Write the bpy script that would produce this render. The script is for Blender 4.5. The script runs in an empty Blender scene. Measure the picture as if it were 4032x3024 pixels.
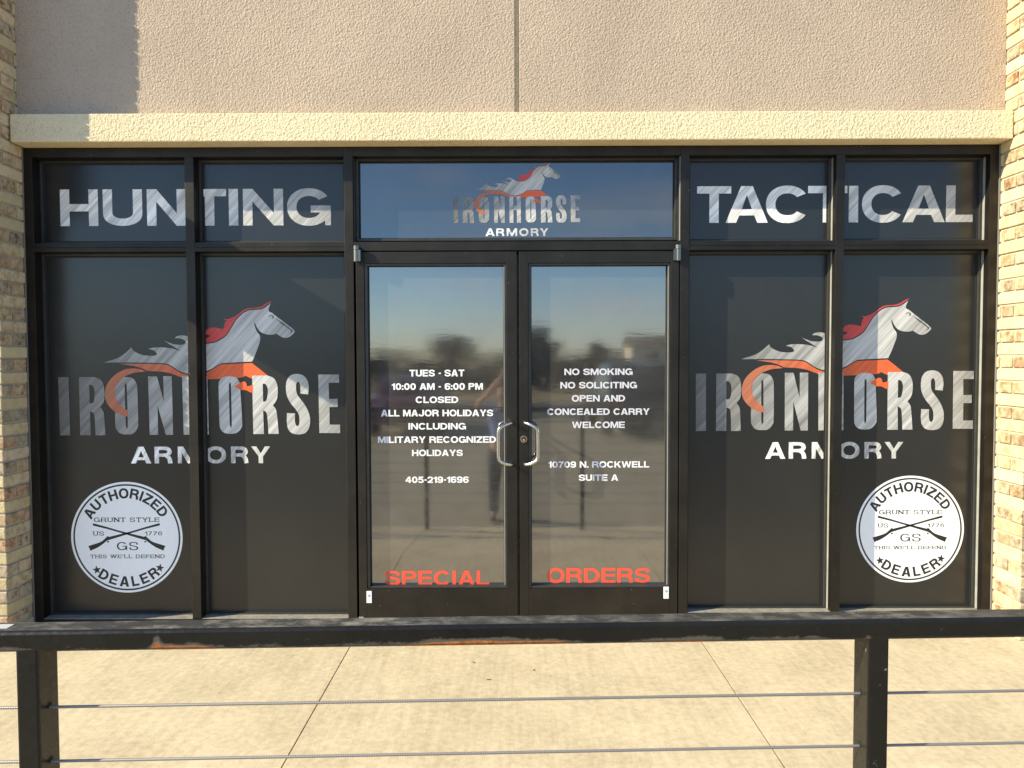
import bpy, bmesh, math, random
import numpy as np
from mathutils import Vector, Matrix
from mathutils.geometry import tessellate_polygon
R = math.radians
PI = math.pi
random.seed(7)
S = bpy.context.scene
C = S.collection

# ------------------------------------------------------------------ camera
CAM_H, CAM_D, FPX = 1.53, 4.16, 2900.0          # height, distance to the storefront, focal length in photo pixels
YAW, PITCH, ROLL = R(-0.1502), R(-2.0181), R(-0.1662)

def cam_axes():
    f = Vector((math.sin(YAW), math.cos(YAW), 0)); r = Vector((math.cos(YAW), -math.sin(YAW), 0)); u = Vector((0, 0, 1))
    f2 = f*math.cos(PITCH) + u*math.sin(PITCH); u2 = u*math.cos(PITCH) - f*math.sin(PITCH)
    r3 = r*math.cos(ROLL) + u2*math.sin(ROLL); u3 = u2*math.cos(ROLL) - r*math.sin(ROLL)
    return r3, u3, f2
AX = cam_axes()
cam = bpy.data.cameras.new('camera'); cam.sensor_width = 36; cam.lens = FPX/4032*36
cam.clip_start = 0.02; cam.clip_end = 3000
co = bpy.data.objects.new('camera', cam); C.objects.link(co)
m = Matrix((AX[0], AX[1], -AX[2])).transposed().to_4x4(); m.translation = (0, -CAM_D, CAM_H)
co.matrix_world = m
S.camera = co

# ------------------------------------------------------------------ light
SUN = Vector((3.0, 1.0, -1.83))                  # direction the sunlight travels
w = bpy.data.worlds.new('World'); S.world = w; w.use_nodes = True
nt = w.node_tree; bg = nt.nodes['Background']
sky = nt.nodes.new('ShaderNodeTexSky'); sky.sky_type = 'NISHITA'; sky.sun_disc = False
sky.sun_elevation = math.atan2(1.83, math.hypot(3, 1)); sky.sun_rotation = math.atan2(-3, -1)
sky.air_density = 1.0; sky.dust_density = 0.15; sky.ozone_density = 3.0
hs = nt.nodes.new('ShaderNodeHueSaturation'); hs.inputs['Saturation'].default_value = 1.08
tn = nt.nodes.new('ShaderNodeMix'); tn.data_type = 'RGBA'; tn.blend_type = 'MULTIPLY'; tn.inputs['Factor'].default_value = 1.0; tn.inputs['B'].default_value = (0.91, 0.97, 1.04, 1)
nt.links.new(sky.outputs[0], tn.inputs['A']); nt.links.new(tn.outputs['Result'], hs.inputs['Color']); tc = nt.nodes.new('ShaderNodeTexCoord'); mp = nt.nodes.new('ShaderNodeMapping'); mp.inputs['Scale'].default_value = (1.6, 1.6, 7.0)   # thin cloud streaks
cn = nt.nodes.new('ShaderNodeTexNoise'); cn.inputs['Scale'].default_value = 2.3; cn.inputs['Detail'].default_value = 7; cn.inputs['Roughness'].default_value = 0.62
cr = nt.nodes.new('ShaderNodeValToRGB'); cr.color_ramp.elements[0].position = 0.48; cr.color_ramp.elements[0].color = (0, 0, 0, 1); cr.color_ramp.elements[1].position = 0.74; cr.color_ramp.elements[1].color = (0.6, 0.6, 0.6, 1)
cm = nt.nodes.new('ShaderNodeMix'); cm.data_type = 'RGBA'; cm.inputs['B'].default_value = (4.6, 4.7, 4.9, 1)
nt.links.new(tc.outputs['Generated'], mp.inputs['Vector']); nt.links.new(mp.outputs[0], cn.inputs['Vector']); nt.links.new(cn.outputs[0], cr.inputs[0]); nt.links.new(cr.outputs[0], cm.inputs['Factor'])
nt.links.new(hs.outputs[0], cm.inputs['A']); nt.links.new(cm.outputs['Result'], bg.inputs[0]); bg.inputs[1].default_value = 0.115
sl = bpy.data.lights.new('sun', 'SUN'); sl.energy = 4.6; sl.angle = R(0.5); sl.color = (1.0, 0.90, 0.64)
so = bpy.data.objects.new('sun', sl); C.objects.link(so); so.location = (-12, -6, 12)
so.rotation_euler = SUN.to_track_quat('-Z', 'Y').to_euler()
S.view_settings.view_transform = 'Standard'; S.view_settings.look = 'None'
S.view_settings.gamma = 1.0; S.view_settings.exposure = 1.13

# ------------------------------------------------------------------ materials
def mat(name):
    m = bpy.data.materials.new(name); m.use_nodes = True
    return m, m.node_tree, m.node_tree.nodes['Principled BSDF']
def N(nt, t, **kw):
    n = nt.nodes.new(t)
    for k, v in kw.items():
        if k in n.inputs.keys() if hasattr(n.inputs, 'keys') else False: n.inputs[k].default_value = v
        else: setattr(n, k, v)
    return n
def noise(nt, scale, detail=3, rough=0.55, vec=None, dist=0.0):
    n = nt.nodes.new('ShaderNodeTexNoise'); n.inputs['Scale'].default_value = scale
    n.inputs['Detail'].default_value = detail; n.inputs['Roughness'].default_value = rough; n.inputs['Distortion'].default_value = dist
    if vec is not None: nt.links.new(vec, n.inputs['Vector'])
    return n
def ramp(nt, fac, stops):
    r = nt.nodes.new('ShaderNodeValToRGB'); nt.links.new(fac, r.inputs[0])
    e = r.color_ramp.elements
    while len(e) < len(stops): e.new(0.5)
    for el, (p, c) in zip(e, stops):
        el.position = p; el.color = (c, c, c, 1) if isinstance(c, (int, float)) else (*c, 1)
    return r
def mix(nt, fac, a, b, mode='MIX'):
    n = nt.nodes.new('ShaderNodeMix'); n.data_type = 'RGBA'; n.blend_type = mode
    for sock, v in ((n.inputs['Factor'], fac), (n.inputs['A'], a), (n.inputs['B'], b)):
        if hasattr(v, 'is_linked'): nt.links.new(v, sock)
        elif isinstance(v, (int, float)): sock.default_value = v
        else: sock.default_value = (*v, 1)
    return n.outputs['Result']
def mathn(nt, op, a, b=None):
    n = nt.nodes.new('ShaderNodeMath'); n.operation = op
    for i, v in enumerate((a, b)):
        if v is None: continue
        if hasattr(v, 'is_linked'): nt.links.new(v, n.inputs[i])
        else: n.inputs[i].default_value = v
    return n.outputs[0]
def bump(nt, h, bs, strength, dist):
    b = nt.nodes.new('ShaderNodeBump'); b.inputs['Strength'].default_value = strength; b.inputs['Distance'].default_value = dist
    nt.links.new(h, b.inputs['Height']); nt.links.new(b.outputs[0], bs.inputs['Normal']); return b
def coords(nt, kind='Object'):
    return nt.nodes.new('ShaderNodeTexCoord').outputs[kind]
def mapping(nt, vec, scale=(1, 1, 1), rot=(0, 0, 0)):
    n = nt.nodes.new('ShaderNodeMapping'); nt.links.new(vec, n.inputs['Vector'])
    n.inputs['Scale'].default_value = scale; n.inputs['Rotation'].default_value = rot; return n.outputs[0]
def plain(name, col, rough=0.6, metal=0.0, spec=0.5, var=0.0, vscale=20):
    m, nt, b = mat(name); b.inputs['Base Color'].default_value = (*col, 1); b.inputs['Roughness'].default_value = rough
    b.inputs['Metallic'].default_value = metal; b.inputs['Specular IOR Level'].default_value = spec
    if var:
        n = noise(nt, vscale, 4, 0.6, coords(nt))
        lo = tuple(c*(1-var) for c in col); hi = tuple(min(1, c*(1+var)) for c in col)
        nt.links.new(ramp(nt, n.outputs[0], [(0.3, lo), (0.7, hi)]).outputs[0], b.inputs['Base Color'])
    return m

def stucco(name, a, b2, scale, strength, dist):
    m, nt, b = mat(name); v = coords(nt)
    n1 = noise(nt, scale, 2, 0.55, v, 0.35); n2 = noise(nt, 1.3, 3, 0.6, v); n3 = noise(nt, scale*3.3, 2, 0.5, v)
    col = mix(nt, ramp(nt, n2.outputs[0], [(0.35, 0.0), (0.65, 1.0)]).outputs[0], a, b2)
    stn = noise(nt, 1.0, 4, 0.62, mapping(nt, v, (5, 5, 0.9)))
    col = mix(nt, ramp(nt, stn.outputs[0], [(0.5, 0.0), (0.78, 0.28)]).outputs[0], col, tuple(c*0.78 for c in a))
    pit = ramp(nt, n1.outputs[0], [(0.32, 1.0), (0.46, 0.0)]).outputs[0]
    col = mix(nt, mathn(nt, 'MULTIPLY', pit, 0.42), col, tuple(c*0.62 for c in a))
    nt.links.new(col, b.inputs['Base Color']); b.inputs['Roughness'].default_value = 0.95; b.inputs['Specular IOR Level'].default_value = 0.15
    h = mathn(nt, 'ADD', n1.outputs[0], mathn(nt, 'MULTIPLY', n3.outputs[0], 0.3))
    bump(nt, h, b, strength, dist)
    return m
M_STUCCO = stucco('pinkish_stucco', (0.465, 0.368, 0.285), (0.525, 0.418, 0.325), 92, 0.78, 0.012)
M_LINTEL = stucco('cream_stucco', (0.73, 0.62, 0.41), (0.79, 0.68, 0.46), 80, 0.78, 0.012)

def frame_mat():
    m, nt, b = mat('dark_bronze_metal'); v = coords(nt)
    n1 = noise(nt, 3.0, 5, 0.65, v); n2 = noise(nt, 90, 2, 0.6, v); sp = nt.nodes.new('ShaderNodeTexVoronoi'); sp.inputs['Scale'].default_value = 26
    nt.links.new(v, sp.inputs['Vector'])
    col = ramp(nt, n1.outputs[0], [(0.3, (0.030, 0.027, 0.024)), (0.7, (0.053, 0.047, 0.041))]).outputs[0]
    n4 = noise(nt, 7, 2, 0.5, v)
    spk = mathn(nt, 'MULTIPLY', ramp(nt, sp.outputs['Distance'], [(0.035, 1.0), (0.06, 0.0)]).outputs[0], ramp(nt, n4.outputs[0], [(0.50, 0.0), (0.56, 1.0)]).outputs[0])
    col = mix(nt, spk, col, (0.45, 0.42, 0.38))
    nt.links.new(col, b.inputs['Base Color'])
    nt.links.new(ramp(nt, n2.outputs[0], [(0.3, 0.42), (0.7, 0.56)]).outputs[0], b.inputs['Roughness'])
    b.inputs['Metallic'].default_value = 0.9
    bump(nt, n1.outputs[0], b, 0.05, 0.01)
    return m
M_FRAME = frame_mat()
M_SUNLIT = plain('painted_sunlit_aluminium', (0.25, 0.245, 0.225), 0.6, 0.0, var=0.15, vscale=12)  # pale colour puts sunlight into the sun-facing metal edges
M_BEAD = plain('worn_anodised_bead', (0.052, 0.050, 0.047), 0.45, 0.4, var=0.2, vscale=14)
M_SILL = plain('dusty_sill_metal', (0.24, 0.225, 0.19), 0.6, 0.0, var=0.25, vscale=30)
M_GASKET = plain('black_rubber', (0.012, 0.012, 0.012), 0.7)

def film_mat():
    m, nt, b = mat('dark_window_film'); v = coords(nt)
    n = noise(nt, 2.0, 4, 0.6, v); n2 = noise(nt, 500, 1, 0.5, v)
    nt.links.new(ramp(nt, n.outputs[0], [(0.3, (0.016, 0.016, 0.0158)), (0.7, (0.021, 0.021, 0.0205))]).outputs[0], b.inputs['Base Color'])
    b.inputs['Roughness'].default_value = 0.24; b.inputs['IOR'].default_value = 1.52
    bump(nt, n2.outputs[0], b, 0.03, 0.001)
    return m
M_FILM = film_mat()

def door_glass_mat(name, ior, dust):
    m, nt, b = mat(name); v = coords(nt)
    n = noise(nt, 1.0, 5, 0.65, mapping(nt, v, (1.2, 1, 7))); n2 = noise(nt, 5, 5, 0.7, v)
    d = mix(nt, ramp(nt, n2.outputs[0], [(0.35, 0.0), (0.75, 1.0)]).outputs[0], tuple(x*0.8 for x in dust), tuple(x*1.25 for x in dust))
    nt.links.new(d, b.inputs['Base Color'])
    b.inputs['IOR'].default_value = ior
    nt.links.new(ramp(nt, n2.outputs[0], [(0.3, 0.028), (0.75, 0.075)]).outputs[0], b.inputs['Roughness'])
    bump(nt, n.outputs[0], b, 0.035, 0.006)
    return m
M_DGLASS = door_glass_mat('tinted_door_glass', 2.8, (0.050, 0.048, 0.045))
M_TGLASS = door_glass_mat('tinted_transom_glass', 2.2, (0.030, 0.031, 0.034))

def concrete(name, a, b2, streak=True):
    m, nt, b = mat(name); v = coords(nt)
    n1 = noise(nt, 2.2, 6, 0.68, v); n2 = noise(nt, 30, 4, 0.7, v); n3 = noise(nt, 170, 2, 0.6, v)
    st = noise(nt, 1.0, 4, 0.6, mapping(nt, v, (30, 1.6, 1)))
    f = mathn(nt, 'ADD', mathn(nt, 'MULTIPLY', n1.outputs[0], 0.40), mathn(nt, 'MULTIPLY', n2.outputs[0], 0.40))
    f = mathn(nt, 'ADD', f, mathn(nt, 'MULTIPLY', st.outputs[0], 0.2))
    col = ramp(nt, f, [(0.39, a), (0.60, b2)]).outputs[0]
    spk = ramp(nt, n3.outputs[0], [(0.26, 1.0), (0.36, 0.0)]).outputs[0]
    col = mix(nt, mathn(nt, 'MULTIPLY', spk, 0.5), col, tuple(x*0.6 for x in a))
    nt.links.new(col, b.inputs['Base Color']); b.inputs['Roughness'].default_value = 0.9; b.inputs['Specular IOR Level'].default_value = 0.25
    vo = nt.nodes.new('ShaderNodeTexVoronoi'); vo.inputs['Scale'].default_value = 46; nt.links.new(v, vo.inputs['Vector'])
    gr = mathn(nt, 'MULTIPLY', ramp(nt, vo.outputs['Distance'], [(0.05, 1.0), (0.09, 0.0)]).outputs[0], ramp(nt, n1.outputs[0], [(0.42, 0.0), (0.6, 0.9)]).outputs[0])
    col = mix(nt, gr, col, tuple(x*0.42 for x in a)); nt.links.new(col, b.inputs['Base Color'])
    h = mathn(nt, 'ADD', mathn(nt, 'MULTIPLY', st.outputs[0], 0.8), n3.outputs[0])
    bump(nt, h, b, 0.3, 0.004)
    return m
M_WALK = concrete('broom_finished_concrete', (0.385, 0.316, 0.212), (0.57, 0.476, 0.33))
M_LOT = concrete('parking_concrete', (0.25, 0.21, 0.15), (0.35, 0.30, 0.215))
M_ROAD = plain('asphalt', (0.06, 0.057, 0.053), 0.9, var=0.2, vscale=8)
M_GRASS = plain('dry_grass', (0.27, 0.20, 0.10), 0.95, var=0.35, vscale=1.5)
M_KERB = plain('kerb_concrete', (0.33, 0.29, 0.22), 0.9, var=0.15, vscale=10)

def brick_mat():
    m, nt, b = mat('blended_brick'); v = coords(nt)
    at = nt.nodes.new('ShaderNodeAttribute'); at.attribute_name = 'tint'
    n1 = noise(nt, 24, 5, 0.7, v); n2 = noise(nt, 90, 3, 0.6, v)
    dk = mix(nt, 1.0, at.outputs['Color'], (0.42, 0.30, 0.22), 'MULTIPLY')
    fac = mathn(nt, 'MULTIPLY', ramp(nt, n1.outputs[0], [(0.44, 0.0), (0.60, 1.0)]).outputs[0], at.outputs['Alpha'])
    col = mix(nt, fac, at.outputs['Color'], dk)
    n3 = noise(nt, 13, 4, 0.65, v)
    lt = mix(nt, 0.35, at.outputs['Color'], (0.62, 0.52, 0.37))
    col = mix(nt, mathn(nt, 'MULTIPLY', ramp(nt, n3.outputs[0], [(0.52, 0.0), (0.64, 1.0)]).outputs[0], 0.8), col, lt)
    nt.links.new(col, b.inputs['Base Color']); b.inputs['Roughness'].default_value = 0.92; b.inputs['Specular IOR Level'].default_value = 0.2
    bump(nt, mathn(nt, 'ADD', n1.outputs[0], n2.outputs[0]), b, 0.5, 0.006)
    return m
M_BRICK = brick_mat()
M_MORTAR = plain('grey_mortar', (0.44, 0.39, 0.285), 0.95, var=0.15, vscale=60)

def silver_print(name, stops):
    """brushed-metal print: the print's own left-to-right tone (UV x) and diagonal streaks"""
    m, nt, b = mat(name); uv = coords(nt, 'UV')
    sep = nt.nodes.new('ShaderNodeSeparateXYZ'); nt.links.new(uv, sep.inputs[0])
    base = ramp(nt, sep.outputs[0], stops).outputs[0]
    s1 = noise(nt, 1.0, 5, 0.7, mapping(nt, mapping(nt, uv, (1, 1, 1), (0, 0, R(-47))), (1.6, 62, 1)))
    s2 = noise(nt, 1.0, 3, 0.6, mapping(nt, mapping(nt, uv, (1, 1, 1), (0, 0, R(-47))), (1.5, 19, 1)))
    k = mathn(nt, 'ADD', mathn(nt, 'MULTIPLY', s1.outputs[0], 0.65), mathn(nt, 'MULTIPLY', s2.outputs[0], 0.35))
    kr = ramp(nt, k, [(0.36, 0.48), (0.5, 0.95), (0.64, 1.42)]).outputs[0]
    col = mix(nt, 1.0, base, kr, 'MULTIPLY')
    col = mix(nt, 1.0, col, (1.0, 0.98, 0.95), 'MULTIPLY')
    nt.links.new(col, b.inputs['Base Color']); b.inputs['Roughness'].default_value = 0.4
    return m
M_SILVER = silver_print('silver_logo_print', [(0.0, 0.14), (0.16, 0.23), (0.42, 0.42), (0.62, 0.54), (0.78, 0.52), (1.0, 0.32)])
M_SILVERW = silver_print('silver_word_print', [(0.0, 0.72), (0.32, 0.90), (0.6, 0.66), (1.0, 0.36)])
M_SILVERA = silver_print('silver_small_print', [(0.0, 0.95), (0.3, 0.88), (0.55, 0.62), (1.0, 0.52)])
def tone_print(name, c0, c1):
    m, nt, b = mat(name); uv = coords(nt, 'UV'); sep = nt.nodes.new('ShaderNodeSeparateXYZ'); nt.links.new(uv, sep.inputs[0])
    base = ramp(nt, sep.outputs[0], [(0.15, c0), (0.6, c1)]).outputs[0]
    s1 = noise(nt, 1.0, 4, 0.7, mapping(nt, mapping(nt, uv, (1, 1, 1), (0, 0, R(-47))), (1.6, 62, 1)))
    col = mix(nt, 1.0, base, ramp(nt, s1.outputs[0], [(0.35, 0.78), (0.6, 1.08)]).outputs[0], 'MULTIPLY')
    nt.links.new(col, b.inputs['Base Color']); b.inputs['Roughness'].default_value = 0.4; return m
M_ORANGE = tone_print('orange_print', (0.42, 0.155, 0.085), (0.80, 0.13, 0.035))
M_RED = tone_print('red_print', (0.68, 0.045, 0.045), (0.62, 0.06, 0.055))
M_WHITE = plain('white_vinyl', (0.78, 0.78, 0.80), 0.45)
M_REDV = plain('red_orange_vinyl', (0.80, 0.085, 0.045), 0.45)
M_LILAC = plain('pale_grey_vinyl', (0.60, 0.59, 0.66), 0.45)
M_STICK = plain('white_sticker', (0.88, 0.895, 0.91), 0.5, var=0.02, vscale=40)
def ink_mat():
    m, nt, b = mat('worn_black_ink'); n = noise(nt, 60, 4, 0.7, coords(nt))
    nt.links.new(ramp(nt, n.outputs[0], [(0.64, (0.012, 0.011, 0.012)), (0.76, (0.2, 0.2, 0.22))]).outputs[0], b.inputs['Base Color'])
    b.inputs['Roughness'].default_value = 0.5; return m
M_INK = ink_mat()
M_BLACKV = plain('black_vinyl', (0.012, 0.011, 0.012), 0.5)
M_STEEL = plain('brushed_steel', (0.52, 0.51, 0.48), 0.26, 1.0, var=0.1, vscale=60)
M_ALU = plain('bright_aluminium', (0.62, 0.62, 0.60), 0.38, 1.0)
M_BRASS = plain('brass_lock', (0.75, 0.60, 0.36), 0.3, 1.0)
def rail_mat():
    m, nt, b = mat('worn_black_paint'); v = coords(nt)
    n1 = noise(nt, 5, 6, 0.7, v); n2 = noise(nt, 70, 4, 0.7, v); n3 = noise(nt, 2.6, 5, 0.62, v); n4 = noise(nt, 28, 5, 0.75, mapping(nt, v, (0.5, 1, 1)))
    col = ramp(nt, n1.outputs[0], [(0.3, (0.006, 0.0055, 0.005)), (0.7, (0.014, 0.0125, 0.010))]).outputs[0]
    chip = ramp(nt, n2.outputs[0], [(0.68, 0.0), (0.72, 1.0)]).outputs[0]
    chip = mathn(nt, 'MULTIPLY', chip, ramp(nt, n1.outputs[0], [(0.45, 0.0), (0.6, 0.9)]).outputs[0])
    col = mix(nt, chip, col, (0.27, 0.25, 0.22))
    at = nt.nodes.new('ShaderNodeAttribute'); at.attribute_name = 'wear'        # 1 along the weld seams and the underside edge
    rz = mathn(nt, 'ADD', at.outputs['Fac'], mathn(nt, 'MULTIPLY', mathn(nt, 'SUBTRACT', n3.outputs[0], 0.5), 1.3))
    rust = mathn(nt, 'MULTIPLY', ramp(nt, rz, [(0.60, 0.0), (0.66, 1.0)]).outputs[0], ramp(nt, n4.outputs[0], [(0.3, 0.25), (0.55, 1.0)]).outputs[0])
    gry = ramp(nt, mathn(nt, 'ADD', rz, mathn(nt, 'MULTIPLY', mathn(nt, 'SUBTRACT', n4.outputs[0], 0.5), 0.9)), [(0.42, 0.0), (0.54, 0.8)]).outputs[0]
    col = mix(nt, gry, col, (0.115, 0.10, 0.08))
    rc = ramp(nt, n2.outputs[0], [(0.3, (0.17, 0.052, 0.013)), (0.6, (0.44, 0.155, 0.033))]).outputs[0]
    col = mix(nt, rust, col, rc)
    nt.links.new(col, b.inputs['Base Color'])
    nt.links.new(mix(nt, rust, ramp(nt, n2.outputs[0], [(0.3, 0.24), (0.7, 0.42)]).outputs[0], (0.9, 0.9, 0.9)), b.inputs['Roughness'])
    b.inputs['Specular IOR Level'].default_value = 0.32
    bump(nt, mathn(nt, 'ADD', n2.outputs[0], n1.outputs[0]), b, 0.16, 0.003)
    return m
M_RAIL = rail_mat()
def dust_top():
    m, nt, b = mat('dusty_top_paint'); v = coords(nt)
    n1 = noise(nt, 16, 6, 0.75, mapping(nt, v, (1, 1.6, 1), (0, 0, R(18)))); n2 = noise(nt, 3, 3, 0.6, v)
    f = mathn(nt, 'MULTIPLY', ramp(nt, n1.outputs[0], [(0.45, 0.0), (0.72, 1.0)]).outputs[0], ramp(nt, n2.outputs[0], [(0.3, 0.3), (0.62, 1.0)]).outputs[0])
    nt.links.new(mix(nt, f, (0.028, 0.028, 0.027), (0.25, 0.235, 0.20)), b.inputs['Base Color']); b.inputs['Roughness'].default_value = 0.5
    bump(nt, n1.outputs[0], b, 0.15, 0.002); return m
M_RAILTOP = dust_top()
def cable_mat():
    m, nt, b = mat('steel_cable'); v = coords(nt)
    wv = nt.nodes.new('ShaderNodeTexWave'); wv.inputs['Scale'].default_value = 75; nt.links.new(mapping(nt, v, (1, 0.2, 1.4), (0, R(12), 0)), wv.inputs['Vector'])
    nt.links.new(ramp(nt, wv.outputs[0], [(0.2, (0.25, 0.235, 0.225)), (0.8, (0.36, 0.345, 0.33))]).outputs[0], b.inputs['Base Color'])
    b.inputs['Metallic'].default_value = 0.6; b.inputs['Roughness'].default_value = 0.5; bump(nt, wv.outputs[0], b, 0.15, 0.001); return m
M_CABLE = cable_mat()
M_HOLE = plain('hole_black', (0.006, 0.006, 0.006), 0.9)
M_BARK = plain('bark', (0.11, 0.085, 0.065), 0.95, var=0.3)
M_TWIG = plain('bare_twigs', (0.050, 0.041, 0.034), 0.95, var=0.3, vscale=3)
M_EVER = plain('dark_evergreen', (0.035, 0.045, 0.024), 0.9, var=0.3, vscale=3)
M_SKIN = plain('skin', (0.55, 0.32, 0.22), 0.55); M_HAIR = plain('brown_hair', (0.05, 0.03, 0.02), 0.7)
M_SHIRT = plain('blue_shirt', (0.26, 0.34, 0.72), 0.85, var=0.1); M_JEANS = plain('dark_jeans', (0.025, 0.032, 0.055), 0.9, var=0.15)
M_SHOE = plain('brown_shoe', (0.06, 0.04, 0.03), 0.7); M_PHONE = plain('black_phone', (0.015, 0.015, 0.017), 0.2)
M_CARD = plain('dark_car_paint', (0.02, 0.022, 0.028), 0.2, spec=0.6); M_CARW = plain('white_car_paint', (0.75, 0.74, 0.70), 0.25, spec=0.6)
M_CARR = plain('maroon_car_paint', (0.10, 0.012, 0.014), 0.22, spec=0.6)
M_CGLASS = plain('car_glass', (0.012, 0.014, 0.016), 0.05); M_TYRE = plain('tyre', (0.02, 0.02, 0.02), 0.85)
M_LAMPY = plain('lamp_metal', (0.03, 0.028, 0.026), 0.5); M_LENS = plain('lamp_lens', (0.55, 0.55, 0.52), 0.3); M_TAIL = plain('tail_light', (0.35, 0.01, 0.01), 0.3)

# ------------------------------------------------------------------ mesh helpers
class MB:
    def __init__(s): s.v = []; s.f = []; s.uv = None; s.mi = []; s.cur = 0
    def add(s, vs, fs):
        o = len(s.v); s.v += [tuple(p) for p in vs]
        for f in fs: s.f.append(tuple(i+o for i in f)); s.mi.append(s.cur)
    def box(s, x0, x1, y0, y1, z0, z1):
        s.add([(x0, y0, z0), (x1, y0, z0), (x1, y1, z0), (x0, y1, z0), (x0, y0, z1), (x1, y0, z1), (x1, y1, z1), (x0, y1, z1)],
              [(0, 3, 2, 1), (4, 5, 6, 7), (0, 1, 5, 4), (1, 2, 6, 5), (2, 3, 7, 6), (3, 0, 4, 7)])
    def tube(s, pts, r, n=12, caps=True):
        pts = [Vector(p) for p in pts]; rs = r if isinstance(r, (list, tuple)) else [r]*len(pts)
        rings = []; up = None
        for i, p in enumerate(pts):
            d = (pts[min(i+1, len(pts)-1)] - pts[max(i-1, 0)]).normalized()
            if up is None: up = Vector((0, 0, 1)) if abs(d.z) < 0.9 else Vector((1, 0, 0))
            a = d.cross(up).normalized(); up = a.cross(d).normalized()
            rings.append([p + a*math.cos(2*PI*k/n)*rs[i] + up*math.sin(2*PI*k/n)*rs[i] for k in range(n)])
        o = len(s.v); fs = []
        for i in range(len(pts)-1):
            for k in range(n): fs.append((i*n+k, i*n+(k+1) % n, (i+1)*n+(k+1) % n, (i+1)*n+k))
        if caps: fs.append(tuple(range(n-1, -1, -1))); fs.append(tuple((len(pts)-1)*n+k for k in range(n)))
        s.add([p for rg in rings for p in rg], fs)
    def sphere(s, c, r, n=12, m=8, sc=(1, 1, 1)):
        vs = []; fs = []
        for j in range(m+1):
            t = PI*j/m
            for k in range(n):
                a = 2*PI*k/n; vs.append((c[0]+r*sc[0]*math.sin(t)*math.cos(a), c[1]+r*sc[1]*math.sin(t)*math.sin(a), c[2]+r*sc[2]*math.cos(t)))
        for j in range(m):
            for k in range(n): fs.append((j*n+k, (j+1)*n+k, (j+1)*n+(k+1) % n, j*n+(k+1) % n))
        s.add(vs, fs)
    def build(s, name, mats, parent=None, bevel=0.0, smooth=False, loc=None):
        me = bpy.data.meshes.new(name); me.from_pydata(s.v, [], s.f)
        mats = mats if isinstance(mats, (list, tuple)) else [mats]
        for m in mats: me.materials.append(m)
        if len(mats) > 1: me.polygons.foreach_set('material_index', s.mi)
        if s.uv is not None:
            l = me.uv_layers.new(name='UVMap')
            for lp in me.loops: l.data[lp.index].uv = s.uv[lp.vertex_index]
        if bevel:
            bm = bmesh.new(); bm.from_mesh(me)
            bmesh.ops.bevel(bm, geom=bm.edges[:], offset=bevel, segments=2, affect='EDGES', clamp_overlap=True, profile=0.6)
            bm.to_mesh(me); bm.free()
        if smooth: me.polygons.foreach_set('use_smooth', [True]*len(me.polygons))
        me.update()
        o = bpy.data.objects.new(name, me); C.objects.link(o)
        if loc is not None: o.location = loc
        if parent is not None:
            o.parent = parent
            if loc is None: o.matrix_parent_inverse = parent_world(parent).inverted()
        return o
def parent_world(p):
    m = Matrix.Translation(p.location) @ p.rotation_euler.to_matrix().to_4x4()
    return (parent_world(p.parent) @ p.matrix_parent_inverse @ m) if p.parent else m
def tag(o, label=None, cat=None, group=None, kind=None):
    if label: o['label'] = label
    if cat: o['category'] = cat
    if group: o['group'] = group
    if kind: o['kind'] = kind
    return o
def thing(name, label, cat, loc=(0, 0, 0), rz=0.0, group=None):
    o = bpy.data.objects.new(name, None); C.objects.link(o); o.location = loc; o.rotation_euler = (0, 0, rz)
    o.empty_display_size = 0.1
    return tag(o, label, cat, group)
def boxo(name, m, parent, dims, bevel=0.0015):
    b = MB(); b.box(*dims); return b.build(name, m, parent, bevel)

def at(px, py, Y):
    """where the sight line through a photo pixel meets the plane Y (metres): used to measure the flat prints on the glass"""
    d = AX[0]*((px-2016)/FPX) - AX[1]*((py-1512)/FPX) + AX[2]
    t = (Y + CAM_D)/d.y
    return d.x*t, CAM_H + d.z*t

# ------------------------------------------------------------------ flat lettering
def smooth_path(pts, seg=5):
    """closed outline; a point with a third value is a sharp corner, the rest are joined by Catmull-Rom curves"""
    n = len(pts); P2 = [Vector((p[0], p[1])) for p in pts]; sh = [len(p) > 2 for p in pts]; out = []
    for i in range(n):
        p1, p2 = P2[i], P2[(i+1) % n]
        p0 = P2[i-1] if not sh[i] else p1 - (p2-p1)*0.5; p3 = P2[(i+2) % n] if not sh[(i+1) % n] else p2 + (p2-p1)*0.5
        if sh[i] and sh[(i+1) % n]: out.append(p1); continue
        for k in range(seg):
            t = k/seg
            out.append(0.5*((2*p1) + (p2-p0)*t + (2*p0-5*p1+4*p2-p3)*t*t + (3*p1-p0-3*p2+p3)*t**3))
    return [(p.x, p.y) for p in out]
def open_path(pts, seg=8):
    out = []; n = len(pts); P2 = [Vector(p) for p in pts]
    for i in range(n-1):
        p1, p2 = P2[i], P2[i+1]; p0 = P2[i-1] if i else p1*2-p2; p3 = P2[i+2] if i+2 < n else p2*2-p1
        for k in range(seg):
            t = k/seg; out.append(0.5*((2*p1) + (p2-p0)*t + (2*p0-5*p1+4*p2-p3)*t*t + (3*p1-p0-3*p2+p3)*t**3))
    out.append(P2[-1]); return out
def nib(pts, sx, sy, seg=8):
    c = open_path(pts, seg); L = []; Rr = []
    for i, p in enumerate(c):
        d = (c[min(i+1, len(c)-1)] - c[max(i-1, 0)]).normalized(); nn = Vector((-d.y*sx/2, d.x*sy/2))
        L.append((p+nn)[:]); Rr.append((p-nn)[:])
    return L + Rr[::-1]
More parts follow.
